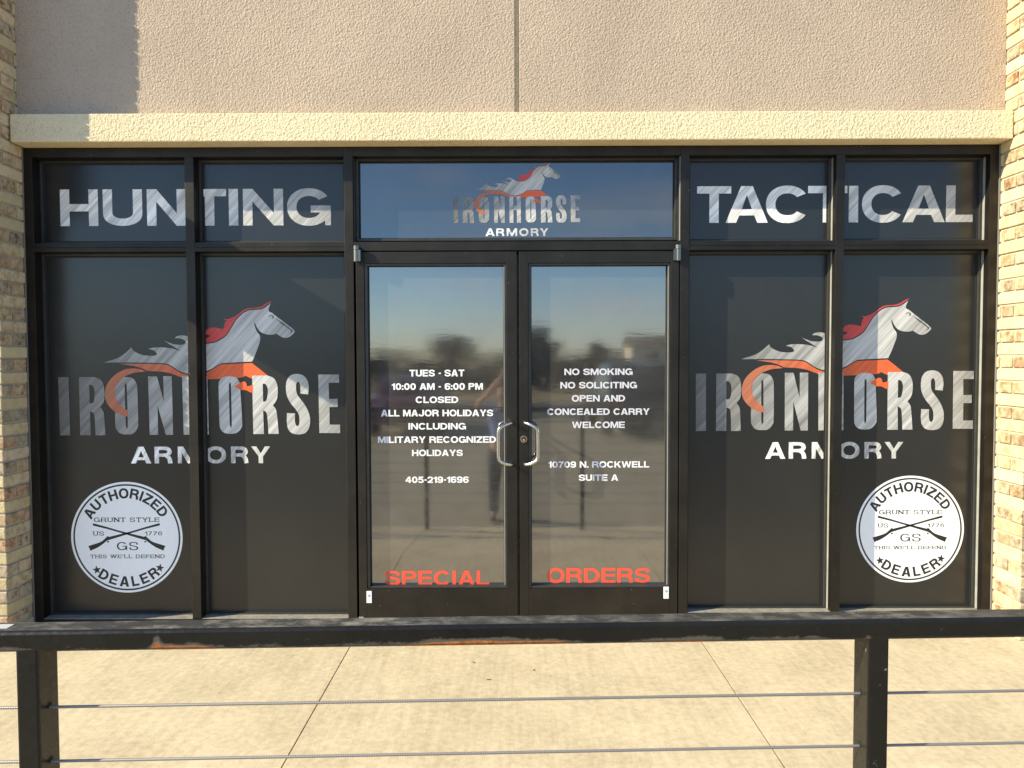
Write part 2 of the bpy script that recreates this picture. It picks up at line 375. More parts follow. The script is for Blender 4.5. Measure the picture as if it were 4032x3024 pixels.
def sup(cx, cy, rx, ry, a0=0, a1=360, n=40, e=2.15):
    out = []
    for k in range(n+1):
        a = R(a0 + (a1-a0)*k/n); c, s_ = math.cos(a), math.sin(a)
        out.append((cx + rx*math.copysign(abs(c)**(2/e), c), cy + ry*math.copysign(abs(s_)**(2/e), s_)))
    return out[:-1] if abs(a1-a0) >= 360 else out
def rr(x0, y0, x1, y1, r, right_only=True, n=8):
    """rectangle with round right corners"""
    p = [(x0, y0), (x1-r[0], y0)]
    p += [(x1-r[0]+r[0]*math.sin(R(90*k/n)), y0+r[1]-r[1]*math.cos(R(90*k/n))) for k in range(1, n+1)]
    p += [(x1-r[0]+r[0]*math.cos(R(90*k/n)), y1-r[1]+r[1]*math.sin(R(90*k/n))) for k in range(0, n+1)]
    p += [(x0, y1)]; return p
WID = dict(A=1.16, B=1.08, C=1.14, D=1.08, E=.96, F=.92, G=1.18, H=1.08, I=.3, J=.9, K=1.12, L=.88, M=1.28, N=1.1, O=1.2, P=1.02, R=1.1, S=1.04, T=1.0,
           U=1.06, V=1.12, W=1.62, X=1.1, Y=1.12, Z=1.0)
WID.update({'0': .94, '1': .56, '2': .92, '4': .98, '5': .92, '6': .94, '7': .9, '9': .94, '-': .46, '.': .28, ':': .28, "'": .24, ' ': .42})
def rect(a, b, c, d): return ([(a, b), (c, b), (c, d), (a, d)], [])
def glyph(ch, w, x, y, h=1.0, serif=False):
    """list of (outline, holes) inside the box w x h; x, y = thickness of upright and level strokes"""
    o = []
    if ch in 'O0': o.append((sup(w/2, h/2, w/2, h/2+0.012), [sup(w/2, h/2, w/2-x, h/2-y)]))
    elif ch in 'CG':
        a = 33; n = 40
        e_ = 360-a if ch == 'C' else 350
        out = sup(w/2, h/2, w/2, h/2+0.012, a, e_, n); inn = sup(w/2, h/2, w/2-x, h/2-y, a+6, e_-6 if ch == 'C' else e_, n)
        o.append((out + inn[::-1], []))
        if ch == 'G': o += [rect(w*.54, h*.54-y*.95, w, h*.54), rect(w-x*.62, 0, w, h*.54-y*.95)]
    elif ch == 'S':
        ys = y*0.98
        o.append((nib([(w-x*.48, h*.69), (w*.80, h-ys*.86), (w*.5, h-ys*.5), (w*.19, h-ys*.84), (x*.5, h*.70), (w*.22, h*.575), (w*.52, h*.5), (w*.80, h*.42), (w-x*.5, h*.29), (w*.81, ys*.82), (w*.5, ys*.5), (w*.18, ys*.86), (x*.46, h*.32)], x, ys, 5), 'S'))
    elif ch == 'U':
        n = 10; q = [(0, h), (0, h*.38)] + [(w/2-w/2*math.cos(PI*k/(2*n)*2), h*.38-(h*.38+.012)*math.sin(PI*k/(2*n)*2)) for k in range(1, 2*n//2*1+0)]
        outer = [(0, h), (0, h*.36)] + [(w/2-w/2*math.cos(PI*k/20), h*.36*(1-math.sin(PI*k/20)**.8)) for k in range(1, 20)] + [(w, h*.36), (w, h)]
        wi = w/2-x; inner = [(w-x, h), (w-x, h*.38)] + [(w/2+wi*math.cos(PI*k/20), y+(h*.38-y)*(1-math.sin(PI*k/20)**.8)) for k in range(1, 20)] + [(x, h*.38), (x, h)]
        o.append((outer+inner, []))
    elif ch == 'D': o.append((rr(0, 0, w, h, (w*.55, h*.5)), [rr(x, y, w-x, h-y, (w*.55-x*.8, h*.5-y))]))
    elif ch in 'PRB':
        m = h*.42 if ch == 'P' else h*.40
        o.append((rr(0, m, w*(.96 if ch != 'P' else 1), h, (w*.36, (h-m)*.5)), [rr(x, m+y*.95, w*(.96 if ch != 'P' else 1)-x, h-y, (w*.18, max(.01, (h-m)*.5-y))) if True else None]))
        o.append(rect(0, 0, x, m+y*.5))
        if ch == 'R': o.append((nib([(w*.42, m+y*.46), (w*.62, m+y*.40), (w-x*.80, m*.80), (w-x*.62, m*.40), (w-x*.52, 0)], x, y, 5), 'S'))
    elif ch == 'H': o.append(([(0, 0), (x, 0), (x, h*.5-y/2), (w-x, h*.5-y/2), (w-x, 0), (w, 0), (w, h), (w-x, h), (w-x, h*.5+y/2), (x, h*.5+y/2), (x, h), (0, h)], []))
    elif ch == 'I': o.append(rect(w/2-x/2, 0, w/2+x/2, h))
    elif ch == 'L': o.append(([(0, 0), (w, 0), (w, y), (x, y), (x, h), (0, h)], []))
    elif ch == 'T': o.append(([(w/2-x/2, 0), (w/2+x/2, 0), (w/2+x/2, h-y), (w, h-y), (w, h), (0, h), (0, h-y), (w/2-x/2, h-y)], []))
    elif ch == 'E': o.append(([(0, 0), (w, 0), (w, y), (x, y), (x, h*.5-y*.42), (w*.95, h*.5-y*.42), (w*.95, h*.5+y*.5), (x, h*.5+y*.5), (x, h-y), (w, h-y), (w, h), (0, h)], []))
    elif ch == 'F': o.append(([(0, 0), (x, 0), (x, h*.42), (w*.92, h*.42), (w*.92, h*.42+y), (x, h*.42+y), (x, h-y), (w, h-y), (w, h), (0, h)], []))
    elif ch == 'N': o.append(([(0, 0), (x, 0), (x, h*.66), (w-x*1.03, 0), (w, 0), (w, h), (w-x, h), (w-x, h*.34), (x*1.03, h), (0, h)], []))
    elif ch == 'M': o.append(([(0, 0), (x*.92, 0), (x*.92, h*.62), (w/2-x*.36, 0), (w/2+x*.36, 0), (w-x*.92, h*.62), (w-x*.92, 0), (w, 0), (w, h), (w-x*1.25, h), (w/2, h*.36), (x*1.25, h), (0, h)], []))
    elif ch == 'A':
        t = x*1.12
        o.append(([(0, 0), (t, 0), (t+w*.075, h*.20), (w-t-w*.075, h*.20), (w-t, 0), (w, 0), (w/2+x*.62, h), (w/2-x*.62, h)], [[(t+w*.13, h*.37), (w/2, h*.76), (w-t-w*.13, h*.37)]]))
    elif ch == 'V': o.append(([(w/2-x*.58, 0), (w/2+x*.58, 0), (w, h), (w-x*1.12, h), (w/2, h*.27), (x*1.12, h), (0, h)], []))
    elif ch == 'Y': o.append(([(w/2-x/2, 0), (w/2+x/2, 0), (w/2+x/2, h*.40), (w, h), (w-x*1.18, h), (w/2, h*.58), (x*1.18, h), (0, h), (w/2-x/2, h*.40)], []))
    elif ch == 'W':
        q = x*.5
        o.append(([(w*.27-q, 0), (w*.27+q, 0), (w/2, h*.66), (w*.73-q, 0), (w*.73+q, 0), (w, h), (w-x, h), (w*.73, h*.32), (w/2+q, h), (w/2-q, h), (w*.27, h*.32), (x, h), (0, h)], []))
    elif ch == 'K': o.append(([(0, 0), (x, 0), (x, h*.30), (w*.40, h*.47), (w-x*1.25, 0), (w, 0), (w*.60, h*.63), (w*.97, h), (w-x*1.28, h), (x, h*.56), (x, h), (0, h)], []))
    elif ch == 'Z': o.append(([(0, 0), (w, 0), (w, y), (x*1.35, y), (w, h-y), (w, h), (0, h), (0, h-y), (w-x*1.35, h-y), (0, y)], []))
    elif ch == 'J': o.append((nib([(w-x/2, h), (w-x/2, h*.55), (w-x/2, h*.3), (w*.72, y*.62), (w*.48, y*.5), (w*.2, y*.8), (x*.46, h*.34)], x, y, 5), 'S'))
    elif ch == '1': o.append(([(w-x, 0), (w, 0), (w, h), (w-x*.8, h), (w-x*1.25, h*.86), (0, h*.80), (0, h*.64), (w-x, h*.66)], []))
    elif ch == '4': o.append(([(w*.56, 0), (w*.56+x, 0), (w*.56+x, h*.22), (w, h*.22), (w, h*.22+y*.9), (w*.56+x, h*.22+y*.9), (w*.56+x, h), (w*.5, h), (0, h*.40), (0, h*.22), (w*.56, h*.22)], [[(w*.26, h*.22+y*.9), (w*.56, h*.22+y*.9), (w*.56, h*.70)]]))
    elif ch == '7': o.append(([(w*.18, 0), (w*.18+x*1.1, 0), (w*.6, h*.42), (w, h-y), (w, h), (0, h), (0, h-y), (w-x*1.3, h-y), (w*.34, h*.44)], []))
    elif ch == '2': o.append((nib([(x*.5, h*.66), (w*.2, h-y*.8), (w*.52, h-y*.5), (w*.84, h-y*.95), (w-x*.52, h*.68), (w*.78, h*.47), (w*.42, h*.28), (w*.2, y*.6)], x, y, 5), 'S')); o.append(rect(0.0, 0, w*.98, y))
    elif ch == '5':
        o.append(([(w*.12, h), (w*.94, h), (w*.94, h-y), (w*.12+x*.72, h-y), (w*.12+x*.62, h*.56), (w*.04, h*.46)], []))
        o.append((nib([(w*.12, h*.50), (w*.36, h*.62), (w*.66, h*.60), (w-x*.6, h*.44), (w-x*.52, h*.30), (w*.82, y*.72), (w*.5, y*.5), (w*.18, y*.85), (x*.45, h*.27)], x, y, 5), 'S'))
    elif ch in '69':
        p = [(sup(w/2, h*.325, w/2, h*.335), [sup(w/2, h*.325, w/2-x, h*.335-y)]), (nib([(x*.5, h*.3), (x*.55, h*.55), (w*.2, h*.83), (w*.52, h-y*.5), (w*.84, h*.85), (w-x*.45, h*.73)], x, y, 5), 'S')]
        if ch == '9': p = [([(w-a, h-b) for a, b in q[0]], 'S' if q[1] == 'S' else [[(w-a, h-b) for a, b in hh] for hh in q[1]]) for q in p]
        o += p
    elif ch == '-': o.append(rect(w*.1, h*.36, w*.95, h*.36+y))
    elif ch == '.': o.append(rect(w/2-x/2, 0, w/2+x/2, x*.8))
    elif ch == ':': o += [rect(w/2-x/2, 0, w/2+x/2, x*.85), rect(w/2-x/2, h*.48, w/2+x/2, h*.48+x*.85)]
    elif ch == "'": o.append(rect(w/2-x/2, h*.62, w/2+x/2, h))
    if serif and ch in 'HINRTFPUDLEMKYW17':
        t = y*.8
        foot = {'H': (x/2, w-x/2), 'N': (x/2,), 'R': (x/2, w-x/2), 'I': (w/2,), 'T': (w/2,), 'F': (x/2,), 'P': (x/2,), 'D': (x/2,), 'L': (x/2,), 'E': (x/2,), 'M': (x/2, w-x/2), 'K': (x/2, w-x), 'Y': (w/2,), '1': (w-x/2,)}.get(ch, ())
        head = {'H': (x/2, w-x/2), 'N': (x/2, w-x/2), 'U': (x/2, w-x/2), 'I': (w/2,), 'M': (x/2, w-x/2), 'K': (x/2, w-x), 'Y': (x/2, w-x/2), 'W': (x/2, w/2, w-x/2), 'L': (x/2,)}.get(ch, ())
        for c in foot: o.append(rect(c-x*1.25, 0, c+x*1.25, t))
        for c in head: o.append(rect(c-x*1.25, h-t, c+x*1.25, h))
        if ch == 'T': o += [rect(0, h*.72, x*.5, h), rect(w-x*.5, h*.72, w, h)]
        if ch in 'LEF': o.append(rect(w-x*.5, 0 if ch != 'F' else h*.68, w, h*.3 if ch != 'F' else h))
        if ch in 'EF': o.append(rect(w-x*.5, h*.7, w, h))
    return o
class Flat(MB):
    """flat prints lying in a vertical plane that faces -Y"""
    def __init__(s, Y): super().__init__(); s.Y = Y; s.k = 0; s.uv = []
    def poly(s, outer, holes=(), uvf=None):
        if holes == 'S':
            n = len(outer)//2; y = s.Y - s.k*0.00006; s.k += 1
            s.add([(p[0], y, p[1]) for p in outer], [(i, i+1, 2*n-2-i, 2*n-1-i) for i in range(n-1)])
            s.uv += [uvf(p[0], p[1]) if uvf else (p[0], p[1]) for p in outer]; return
        loops = [[Vector((p[0], p[1], 0)) for p in L] for L in (outer, *holes)]
        tris = tessellate_polygon(loops); flat = [p for L in loops for p in L]
        y = s.Y - s.k*0.00006; s.k += 1
        fs = []
        for t in tris:
            a, b, c = (flat[i] for i in t)
            cr = (b.x-a.x)*(c.y-a.y) - (b.y-a.y)*(c.x-a.x)
            if abs(cr) < 1e-12: continue
            fs.append(t if cr > 0 else (t[0], t[2], t[1]))
        s.add([(p.x, y, p.y) for p in flat], fs)
        s.uv += [uvf(p.x, p.y) if uvf else (p.x, p.y) for p in flat]
    def word(s, text, x0, x1, z0, z1, sx=.27, sy=.2, gap=.1, uvf=None, serif=False, boxes=None):
        ws = [WID[c] for c in text]; tot = sum(ws) + gap*(len(text)-1); H = z1-z0; kx = (x1-x0)/tot; x = 0
        for i, (c, wd) in enumerate(zip(text, ws)):
            if boxes: bx0, bx1 = boxes[i]
            else: bx0 = x0 + x*kx; bx1 = bx0 + wd*kx
            x += wd+gap
            if c == ' ': continue
            s.k = 0
            W2 = (bx1-bx0)/H
            for q in glyph(c, W2, sx if c != 'I' else min(sx, W2), sy, 1.0, serif):
                s.poly([(bx0+a*H, z0+b*H) for a, b in q[0]], 'S' if q[1] == 'S' else [[(bx0+a*H, z0+b*H) for a, b in hh] for hh in q[1]], uvf)
    def arc(s, text, cx, cz, r, a0, a1, h, wk, sx, sy, top=True):
        n = len(text); ws = [WID[c]*wk if c != 'I' else sx for c in text]; pos = [0]
        for i in range(1, n): pos.append(pos[-1] + ws[i-1]/2 + ws[i]/2 + .16)
        pos = [p/pos[-1] for p in pos]
        for i, c in enumerate(text):
            s.k = 0; a = R(a0 + (a1-a0)*pos[i]); wd = WID[c]*wk if c != 'I' else sx
            rot = a - PI/2 if top else a + PI/2
            ox, oz = cx + r*math.cos(a), cz + r*math.sin(a)
            for q in glyph(c, wd, sx, sy):
                f = lambda p: (ox + ((p[0]-wd/2)*h)*math.cos(rot) - ((p[1]-.5)*h)*math.sin(rot), oz + ((p[0]-wd/2)*h)*math.sin(rot) + ((p[1]-.5)*h)*math.cos(rot))
                s.poly([f(p) for p in q[0]], 'S' if q[1] == 'S' else [[f(p) for p in hh] for hh in q[1]])

# ------------------------------------------------------------------ ground
b = MB()
jx = [-0.875 + 1.882*k for k in range(-7, 9)]
def slab(x0, x1, prof):
    n = len(prof); b.add([(x0, y, z) for y, z in prof] + [(x1, y, z) for y, z in prof],
        [tuple(range(n)), tuple(range(2*n-1, n-1, -1))] + [(k, n+k, n+(k+1) % n, (k+1) % n) for k in range(n)])
for i in range(len(jx)-1): slab(jx[i]+0.003, jx[i+1]-0.003, [(.30, 0), (.30, -.1), (-3.03, -.25), (-3.03, -.15), (-1.45, 0)])
slab(jx[0], jx[-1], [(.296, -.012), (.296, -.6), (-3.026, -.6), (-3.026, -.162), (-1.45, -.012)])
wk = b.build('walkway', M_WALK)
bm = bmesh.new(); bm.from_mesh(wk.data); bmesh.ops.recalc_face_normals(bm, faces=bm.faces[:]); bm.to_mesh(wk.data); bm.free()
tag(wk, kind='structure')
def sheet(name, m, x0, x1, y0, y1, z):
    b = MB(); b.add([(x0, y0, z), (x1, y0, z), (x1, y1, z), (x0, y1, z)], [(0, 1, 2, 3)]); return tag(b.build(name, m), kind='structure')
sheet('ground', M_GRASS, -900, 900, -1600, 60, -0.45)
sheet('parking_lot', M_LOT, -60, 60, -19.0, -3.0, -0.42)
b = MB(); b.box(-60, 60, -19.25, -19.0, -0.6, -0.30); b.box(-60, 60, -26.5, -26.25, -0.6, -0.30); tag(b.build('kerb', M_KERB, None, 0.02), kind='structure')
sheet('road', M_ROAD, -400, 400, -26.2, -19.3, -0.43)
b = MB()
for k in range(-8, 9): b.box(k*2.7-0.05, k*2.7+0.05, -18.5, -13.5, -0.42, -0.414)
tag(b.build('road_markings', plain('white_road_paint', (0.7, 0.69, 0.64), 0.8, var=0.15)), kind='structure')

# ------------------------------------------------------------------ building: stucco wall and lintel
wall = thing('stucco_wall', 'pinkish tan stucco wall with a cream lintel above the dark storefront', 'wall', (0, 0, 2.7))
b = MB(); b.box(-2.7546, 0.0100, -0.030, 0.20, 2.867, 6.2); b.build('wall_panel', M_STUCCO, wall, 0.004)
b = MB(); b.box(0.0352, 2.7224, -0.030, 0.20, 2.867, 6.2); b.build('wall_panel', M_STUCCO, wall, 0.004)
boxo('control_joint', M_LINTEL, wall, (0.0100, 0.0352, -0.008, 0.19, 2.867, 6.2), 0.0)
b = MB(); b.box(-2.742, 2.7165, -0.109, 0.16, 2.7145, 2.8665); b.build('lintel', M_LINTEL, wall, 0.006)
b = MB(); b.box(-2.7546, 2.7224, -0.10, 0.30, 6.2, 6.45); b.build('parapet_cap', M_LINTEL, wall, 0.01)

# ------------------------------------------------------------------ brick pillars
def brick_pillar(name, label, xi, side, clow, cup, zup):
    """xi = face towards the shop front; side -1 stands left of it"""
    mb = MB(); tints = []
    W = 1.15; course = 0.0700
    def bx(y0, y1, a0, a1, z0, z1, tint):
        j = lambda: random.uniform(-.003, .003)
        x0, x1 = sorted((xi + side*a0, xi + side*a1)); n0 = len(mb.f)
        mb.box(x0 + (j() if a0 == 0 and side > 0 else 0), x1 + (j() if a0 == 0 and side < 0 else 0), y0+j(), y1, z0, z1); tints.extend([tint]*(len(mb.f)-n0))
    cream = lambda: tuple(np.array((0.58, 0.475, 0.30))*random.uniform(.86, 1.12)*np.array((1, random.uniform(.96, 1.03), random.uniform(.9, 1.08)))) + (random.uniform(.1, .55),)
    browns = [(0.36, 0.26, 0.165), (0.40, 0.275, 0.165), (0.31, 0.26, 0.195), (0.45, 0.35, 0.22), (0.38, 0.225, 0.14), (0.29, 0.255, 0.205), (0.48, 0.38, 0.24)]
    brown = lambda: tuple((np.array(random.choice(browns))*.72 + np.array((0.56, 0.46, 0.29))*.28)*random.uniform(.92, 1.2)) + (random.uniform(.5, 1),)
    g = 0.011; z = 0.0; i = 0
    while z < 6.2:
        c = cup if z >= zup else clow; zt = z + course - g
        if i % 2 == 0:
            bx(-c, 0.06, 0, .092, z, zt, cream()); a = .092 + g
        else:
            hm = -c + .102
            bx(-c, hm - g/2, 0, .196, z, zt, brown()); bx(hm + g/2, hm + .1, 0, .09, z, zt, brown())
            if hm + .1 < 0.03: bx(hm + .1 + g, 0.06, 0, .09, z, zt, cream())
            a = .196 + g
        while a < W:
            e = min(a + .196, W); bx(-c, -c+.09, a, e, z, zt, cream() if random.random() < .6 else brown()); a = e + g
        z += course; i += 1
    nb = len(mb.f); mb.cur = 1
    for z0, z1, c in ((0, zup, clow), (zup, 6.2, cup)):
        x0, x1 = sorted((xi + side*.009, xi + side*(W-.004))); mb.box(x0, x1, -c+.009, 0.30, z0, z1)
    o = mb.build(name, [M_BRICK, M_MORTAR])
    at_ = o.data.attributes.new('tint', 'FLOAT_COLOR', 'FACE')
    buf = np.ones((len(o.data.polygons), 4), dtype=np.float32); buf[:nb] = np.array(tints, dtype=np.float32)
    at_.data.foreach_set('color', buf.ravel())
    bm = bmesh.new(); bm.from_mesh(o.data); bm.faces.ensure_lookup_table()
    es = list({e for f in bm.faces[:nb] for e in f.edges}); bmesh.ops.bevel(bm, geom=es, offset=.0035, segments=1, affect='EDGES', clamp_overlap=True)
    bm.to_mesh(o.data); bm.free()
    return tag(o, label, 'brick pillar', 'brick pillars beside the shop front')
brick_pillar('brick_pillar', 'shaded tan and brown brick pillar beside the HUNTING window', -2.7510, -1, 0.215, 0.258, 2.31)
brick_pillar('brick_pillar', 'brightly sunlit cream brick pillar beside the TACTICAL window', 2.7190, 1, 0.235, 0.235, 2.31)
# wall lamp on the left pillar (its shadow falls across the second window pane)
lamp = thing('wall_lamp', 'dark box wall lamp on the shaded brick pillar', 'wall lamp', (-2.93, -0.258, 2.5))
b = MB(); b.box(-3.05, -2.82, -0.595, -0.275, 2.48, 2.93); b.build('housing', M_LAMPY, lamp, 0.015)
boxo('back_plate', M_LAMPY, lamp, (-3.02, -2.85, -0.275, -0.256, 2.52, 2.89), 0.004)
b = MB(); b.box(-3.02, -2.85, -0.605, -0.590, 2.52, 2.89); b.build('lens', M_LENS, lamp, 0.02)

# ------------------------------------------------------------------ shop windows
G = 0.080                                        # depth of the side glass behind the front of the frame
def pane(name, m, parent, x0, x1, z0, z1, Y, bead=0.011, bdep=0.016):
    p = boxo(name, m, parent, (x0-.012, x1+.012, Y, Y+.012, z0-.012, z1+.012), 0.0)
    g = MB(); y0, y1 = Y-bdep, Y+.002
    g.box(x0-.014, x0, y0, y1, z0-.014, z1+.014); g.box(x1, x1+.014, y0, y1, z0-.014, z1+.014)
    g.box(x0, x1, y0, y1, z1, z1+.014); g.box(x0, x1, y0, y1, z0-.014, z0)
    g.build('glazing_bead', M_BEAD, p, 0.0015)
    k = MB(); y0, y1 = Y-.004, Y-.0004
    k.box(x0, x0+.007, y0, y1, z0, z1); k.box(x1-.007, x1, y0, y1, z0, z1); k.box(x0+.007, x1-.007, y0, y1, z1-.007, z1); k.box(x0+.007, x1-.007, y0, y1, z0, z0+.007)
    k.build('gasket', M_GASKET, p)
    return p
HB, HT, BT, BB = 2.660, 2.7135, 2.1845, 2.1335
def window_bank(label, xa, xm0, xm1, xb, jamb_left):
    """xa..xb clear opening, xm0..xm1 the mullion; the jamb is on the pillar side"""
    t = thing('shop_window', label, 'shop window', ((xa+xb)/2, 0, 0), 0, 'four pane shop windows beside the doors')
    dpt = 0.112; SILL = 0.046 if jamb_left else 0.076
    lo, hi = (xa-.052, xb) if jamb_left else (xa, xb+.052)
    boxo('head', M_FRAME, t, (lo, hi, 0.0008, dpt, HB, HT), 0.002)
    boxo('sill', M_FRAME, t, (lo, hi, 0.0008, dpt, 0.0, SILL-.0035), 0.002)
    for x0, x1 in ((xa, xm0), (xm1, xb)): boxo('sill_cover', M_SILL, t, (x0, x1, 0.002, G-.001, SILL-.0035, SILL), 0.001)
    if jamb_left: boxo('jamb', M_FRAME, t, (lo, xa, 0.0, dpt, SILL, HB), 0.002)
    else: boxo('jamb', M_FRAME, t, (xb, hi, 0.0, dpt, SILL, HB), 0.002)
    boxo('mullion', M_FRAME, t, (xm0, xm1, 0.0, dpt, SILL, HB), 0.002)
    seal = MB(); xs = (lo-.006, lo+.004) if jamb_left else (hi-.004, hi+.007)
    seal.box(xs[0], xs[1], -.006, .02, 0, HT); seal.build('sealant', plain('grey_sealant', (0.16, 0.15, 0.14), 0.8), t, 0.002)
    if not jamb_left:                            # pale strips that paint sunlight onto the sun-facing returns
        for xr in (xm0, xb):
            for z0, z1 in ((SILL+.002, BB-.004), (BT+.002, HB-.004)): boxo('painted_sunlit_return', M_SUNLIT, t, (xr-.0012, xr+.001, .042, .062, z0, z1), 0.0)
    for x0, x1 in ((xa, xm0), (xm1, xb)):
        q = MB(); q.box(x0, x1, 0.0006, dpt-.01, BB, 2.1565); q.box(x0, x1, 0.0022, dpt-.01, 2.1580, BT); q.build('transom_bar', M_FRAME, t, 0.0012)
        pane('window_pane', M_FILM, t, x0+.014, x1-.014, BT+.014, HB-.014, G)
        pane('window_pane', M_FILM, t, x0+.014, x1-.014, SILL+.008, BB-.014, G)
    return t
winL = window_bank('dark film covered window reading HUNTING, left of the doors', -2.697, -1.8423, -1.7915, -0.9502, True)
winR = window_bank('dark film covered window reading TACTICAL, right of the doors', 0.9862, 1.8056, 1.8545, 2.664, False)

# ------------------------------------------------------------------ entrance frame with transom window
ent = thing('entrance_frame', 'dark metal door frame with a reflective transom window over the doors', 'door frame', (0.02, 0, 0))
boxo('mullion', M_FRAME, ent, (-0.9500, -0.8993, -0.0010, 0.112, 0.0, HT), 0.002)
boxo('mullion', M_FRAME, ent, (0.9354, 0.9860, -0.0010, 0.112, 0.0, HT), 0.002)
boxo('head', M_FRAME, ent, (-0.8993, 0.9354, 0.0, 0.112, HB, HT), 0.002)
boxo('header', M_FRAME, ent, (-0.8993, 0.9354, 0.0, 0.112, 2.1345, 2.1848), 0.002)
boxo('threshold', M_ALU, ent, (-0.8993, 0.9354, 0.0, 0.10, 0.0, 0.012), 0.002)
boxo('painted_sunlit_return', M_SUNLIT, ent, (0.9330, 0.9358, .004, .016, 2.188, 2.655), 0.0)  # sunlight painted as a pale strip on the mullion side
tp = pane('transom_window', M_TGLASS, ent, -0.8800, 0.9155, 2.2110, 2.6490, G, bdep=0.03)
for x0, x1 in ((-0.8990, -0.8945), (0.9300, 0.9350)): boxo('glazing_channel', M_BEAD, ent, (x0, x1, 0.018, 0.05, 2.186, 2.659), 0.001)

b = MB(); b.box(-2.74, 2.71, 3.0, 3.1, 0.0, 2.7); b.box(-2.74, -2.70, .115, 3.0, 0.0, 2.7); b.box(2.67, 2.71, .115, 3.0, 0.0, 2.7); b.box(-2.70, 2.67, .165, 3.0, 2.66, 2.7); b.box(-2.70, 2.67, .301, 3.0, -.05, 0.0)
tag(b.build('shop_interior', plain('dark_interior', (0.02, 0.019, 0.018), .9)), kind='structure')
# ------------------------------------------------------------------ doors
DG = 0.045
def door(label, x0, x1, gx0, gx1, hinge_left):
    d = thing('glass_door', label, 'glass door', ((x0+x1)/2, 0, 0.012), 0, 'pair of glass entrance doors')
    zt, zb = 2.1290, 0.016; T = 2.0635; Bz = 0.2270
    boxo('stile', M_FRAME, d, (x0, gx0-.0155, 0.002, 0.047, zb, zt), 0.0022)
    boxo('stile', M_FRAME, d, (gx1+.0155, x1, 0.002, 0.047, zb, zt), 0.0022)
    boxo('top_rail', M_FRAME, d, (gx0-.0155, gx1+.0155, 0.0024, 0.047, T, zt), 0.0018)
    boxo('bottom_rail', M_FRAME, d, (gx0-.0155, gx1+.0155, 0.0024, 0.047, zb, Bz-.012), 0.0018)
    p = boxo('door_pane', M_DGLASS, d, (gx0-.006, gx1+.006, DG, DG+.008, Bz-.004, T-.004), 0.0)
    g = MB(); a, c = 0.010, DG+.001
    g.box(gx0-.015, gx0, a, c, Bz, T-.012); g.box(gx1, gx1+.015, a, c, Bz, T-.012); g.box(gx0-.015, gx1+.015, a, c, T-.0115, T-.0005); g.box(gx0-.015, gx1+.015, a, c, Bz-.0115, Bz-.0005)
    g.build('glazing_bead', M_BEAD, p, 0.0012)
    boxo('painted_sunlit_bead', M_SUNLIT, d, (gx1-.0005, gx1+.0045, .0085, .0125, Bz+.006, T-.02), 0.001)  # pale strip paints in the sunlit slope of the right-hand bead
    k = MB(); k.box(gx0, gx0+.004, DG-.003, DG-.0004, Bz, T-.012); k.box(gx1-.004, gx1, DG-.003, DG-.0004, Bz, T-.012); k.box(gx0, gx1, DG-.0035, DG-.0004, T-.0155, T-.012); k.build('gasket', M_GASKET, p)
    # offset pivot hinge on the outer upper corner
    hx = x0 - 0.001 if hinge_left else x1 + 0.001
    hm = MB(); s_ = 1 if hinge_left else -1
    hm.tube([(hx + s_*.010, -.017, 2.0720), (hx + s_*.010, -.017, 2.1360)], .0165, 18); hm.tube([(hx + s_*.010, -.017, 2.1378), (hx + s_*.010, -.017, 2.1590)], .0165, 18)
    xs = sorted((hx + s_*.006, hx + s_*.034)); hm.box(xs[0], xs[1], -.0300, .0015, 2.0735, 2.1350)
    hm.build('pivot_hinge', plain('grey_hinge_metal', (0.17, 0.175, 0.165), .38, .85) if hinge_left else bpy.data.materials['grey_hinge_metal'], d)
    xs = sorted((hx + s_*.001, hx + s_*.028)); boxo('bottom_pivot', M_ALU, d, (xs[0], xs[1], -.010, .001, 0.048, 0.057), 0.001)
    return d
dl = door('left glass door listing the opening hours, with red SPECIAL lettering', -0.8880, 0.0185, -0.8262, -0.0562, True)
dr = door('right glass door with the no smoking notice and red ORDERS lettering', 0.0300, 0.9300, 0.0975, 0.8700, False)
def handle(d, xf, s_, za, zb2):
    """offset pull handle: two feet on the stile, the grip stands out and to the side"""
    b = MB(); y = -.072; q = .0105
    xg = xf + s_*.072
    pts = [(xf, .003, za), (xf, -.030, za), (xf+s_*.006, -.045, za-.001), (xf+s_*.030, -.062, za-.008), (xg-s_*.012, y, za-.024), (xg-s_*.002, y, za-.042), (xg, y, za-.07),
           (xg, y, zb2+.07), (xg-s_*.002, y, zb2+.042), (xg-s_*.012, y, zb2+.024), (xf+s_*.030, -.062, zb2+.008), (xf+s_*.006, -.045, zb2+.001), (xf, -.030, zb2), (xf, .003, zb2)]
    P3 = [Vector(p) for p in pts]; out = []
    for i in range(len(P3)-1):
        p1, p2 = P3[i], P3[i+1]; p0 = P3[i-1] if i else p1*2-p2; p3 = P3[i+2] if i+2 < len(P3) else p2*2-p1
        for k in range(4):
            t = k/4; out.append(0.5*((2*p1) + (p2-p0)*t + (2*p0-5*p1+4*p2-p3)*t*t + (3*p1-p0-3*p2+p3)*t**3))
    out.append(P3[-1])
    b.tube(out, q, 14); b.build('pull_handle', M_STEEL, d, 0.0, True)
zA = at(2012, 1664, -.02)[1]; zB = at(2012, 1828, -.02)[1]
handle(dl, at(2012, 1745, 0)[0]+.002, -1, zA, zB); handle(dr, at(2068, 1745, 0)[0]-.002, 1, zA, zB)
lx, lz = at(2062, 1729, 0)
b = MB(); b.tube([(lx, .004, lz), (lx, -.009, lz)], [.0205, .0185], 28); lk = b.build('lock_cylinder', M_BRASS, dr, 0.0)
b = MB(); b.tube([(lx, -.0088, lz), (lx, -.0096, lz)], .0150, 24); b.build('lock_face', M_BLACKV, lk)
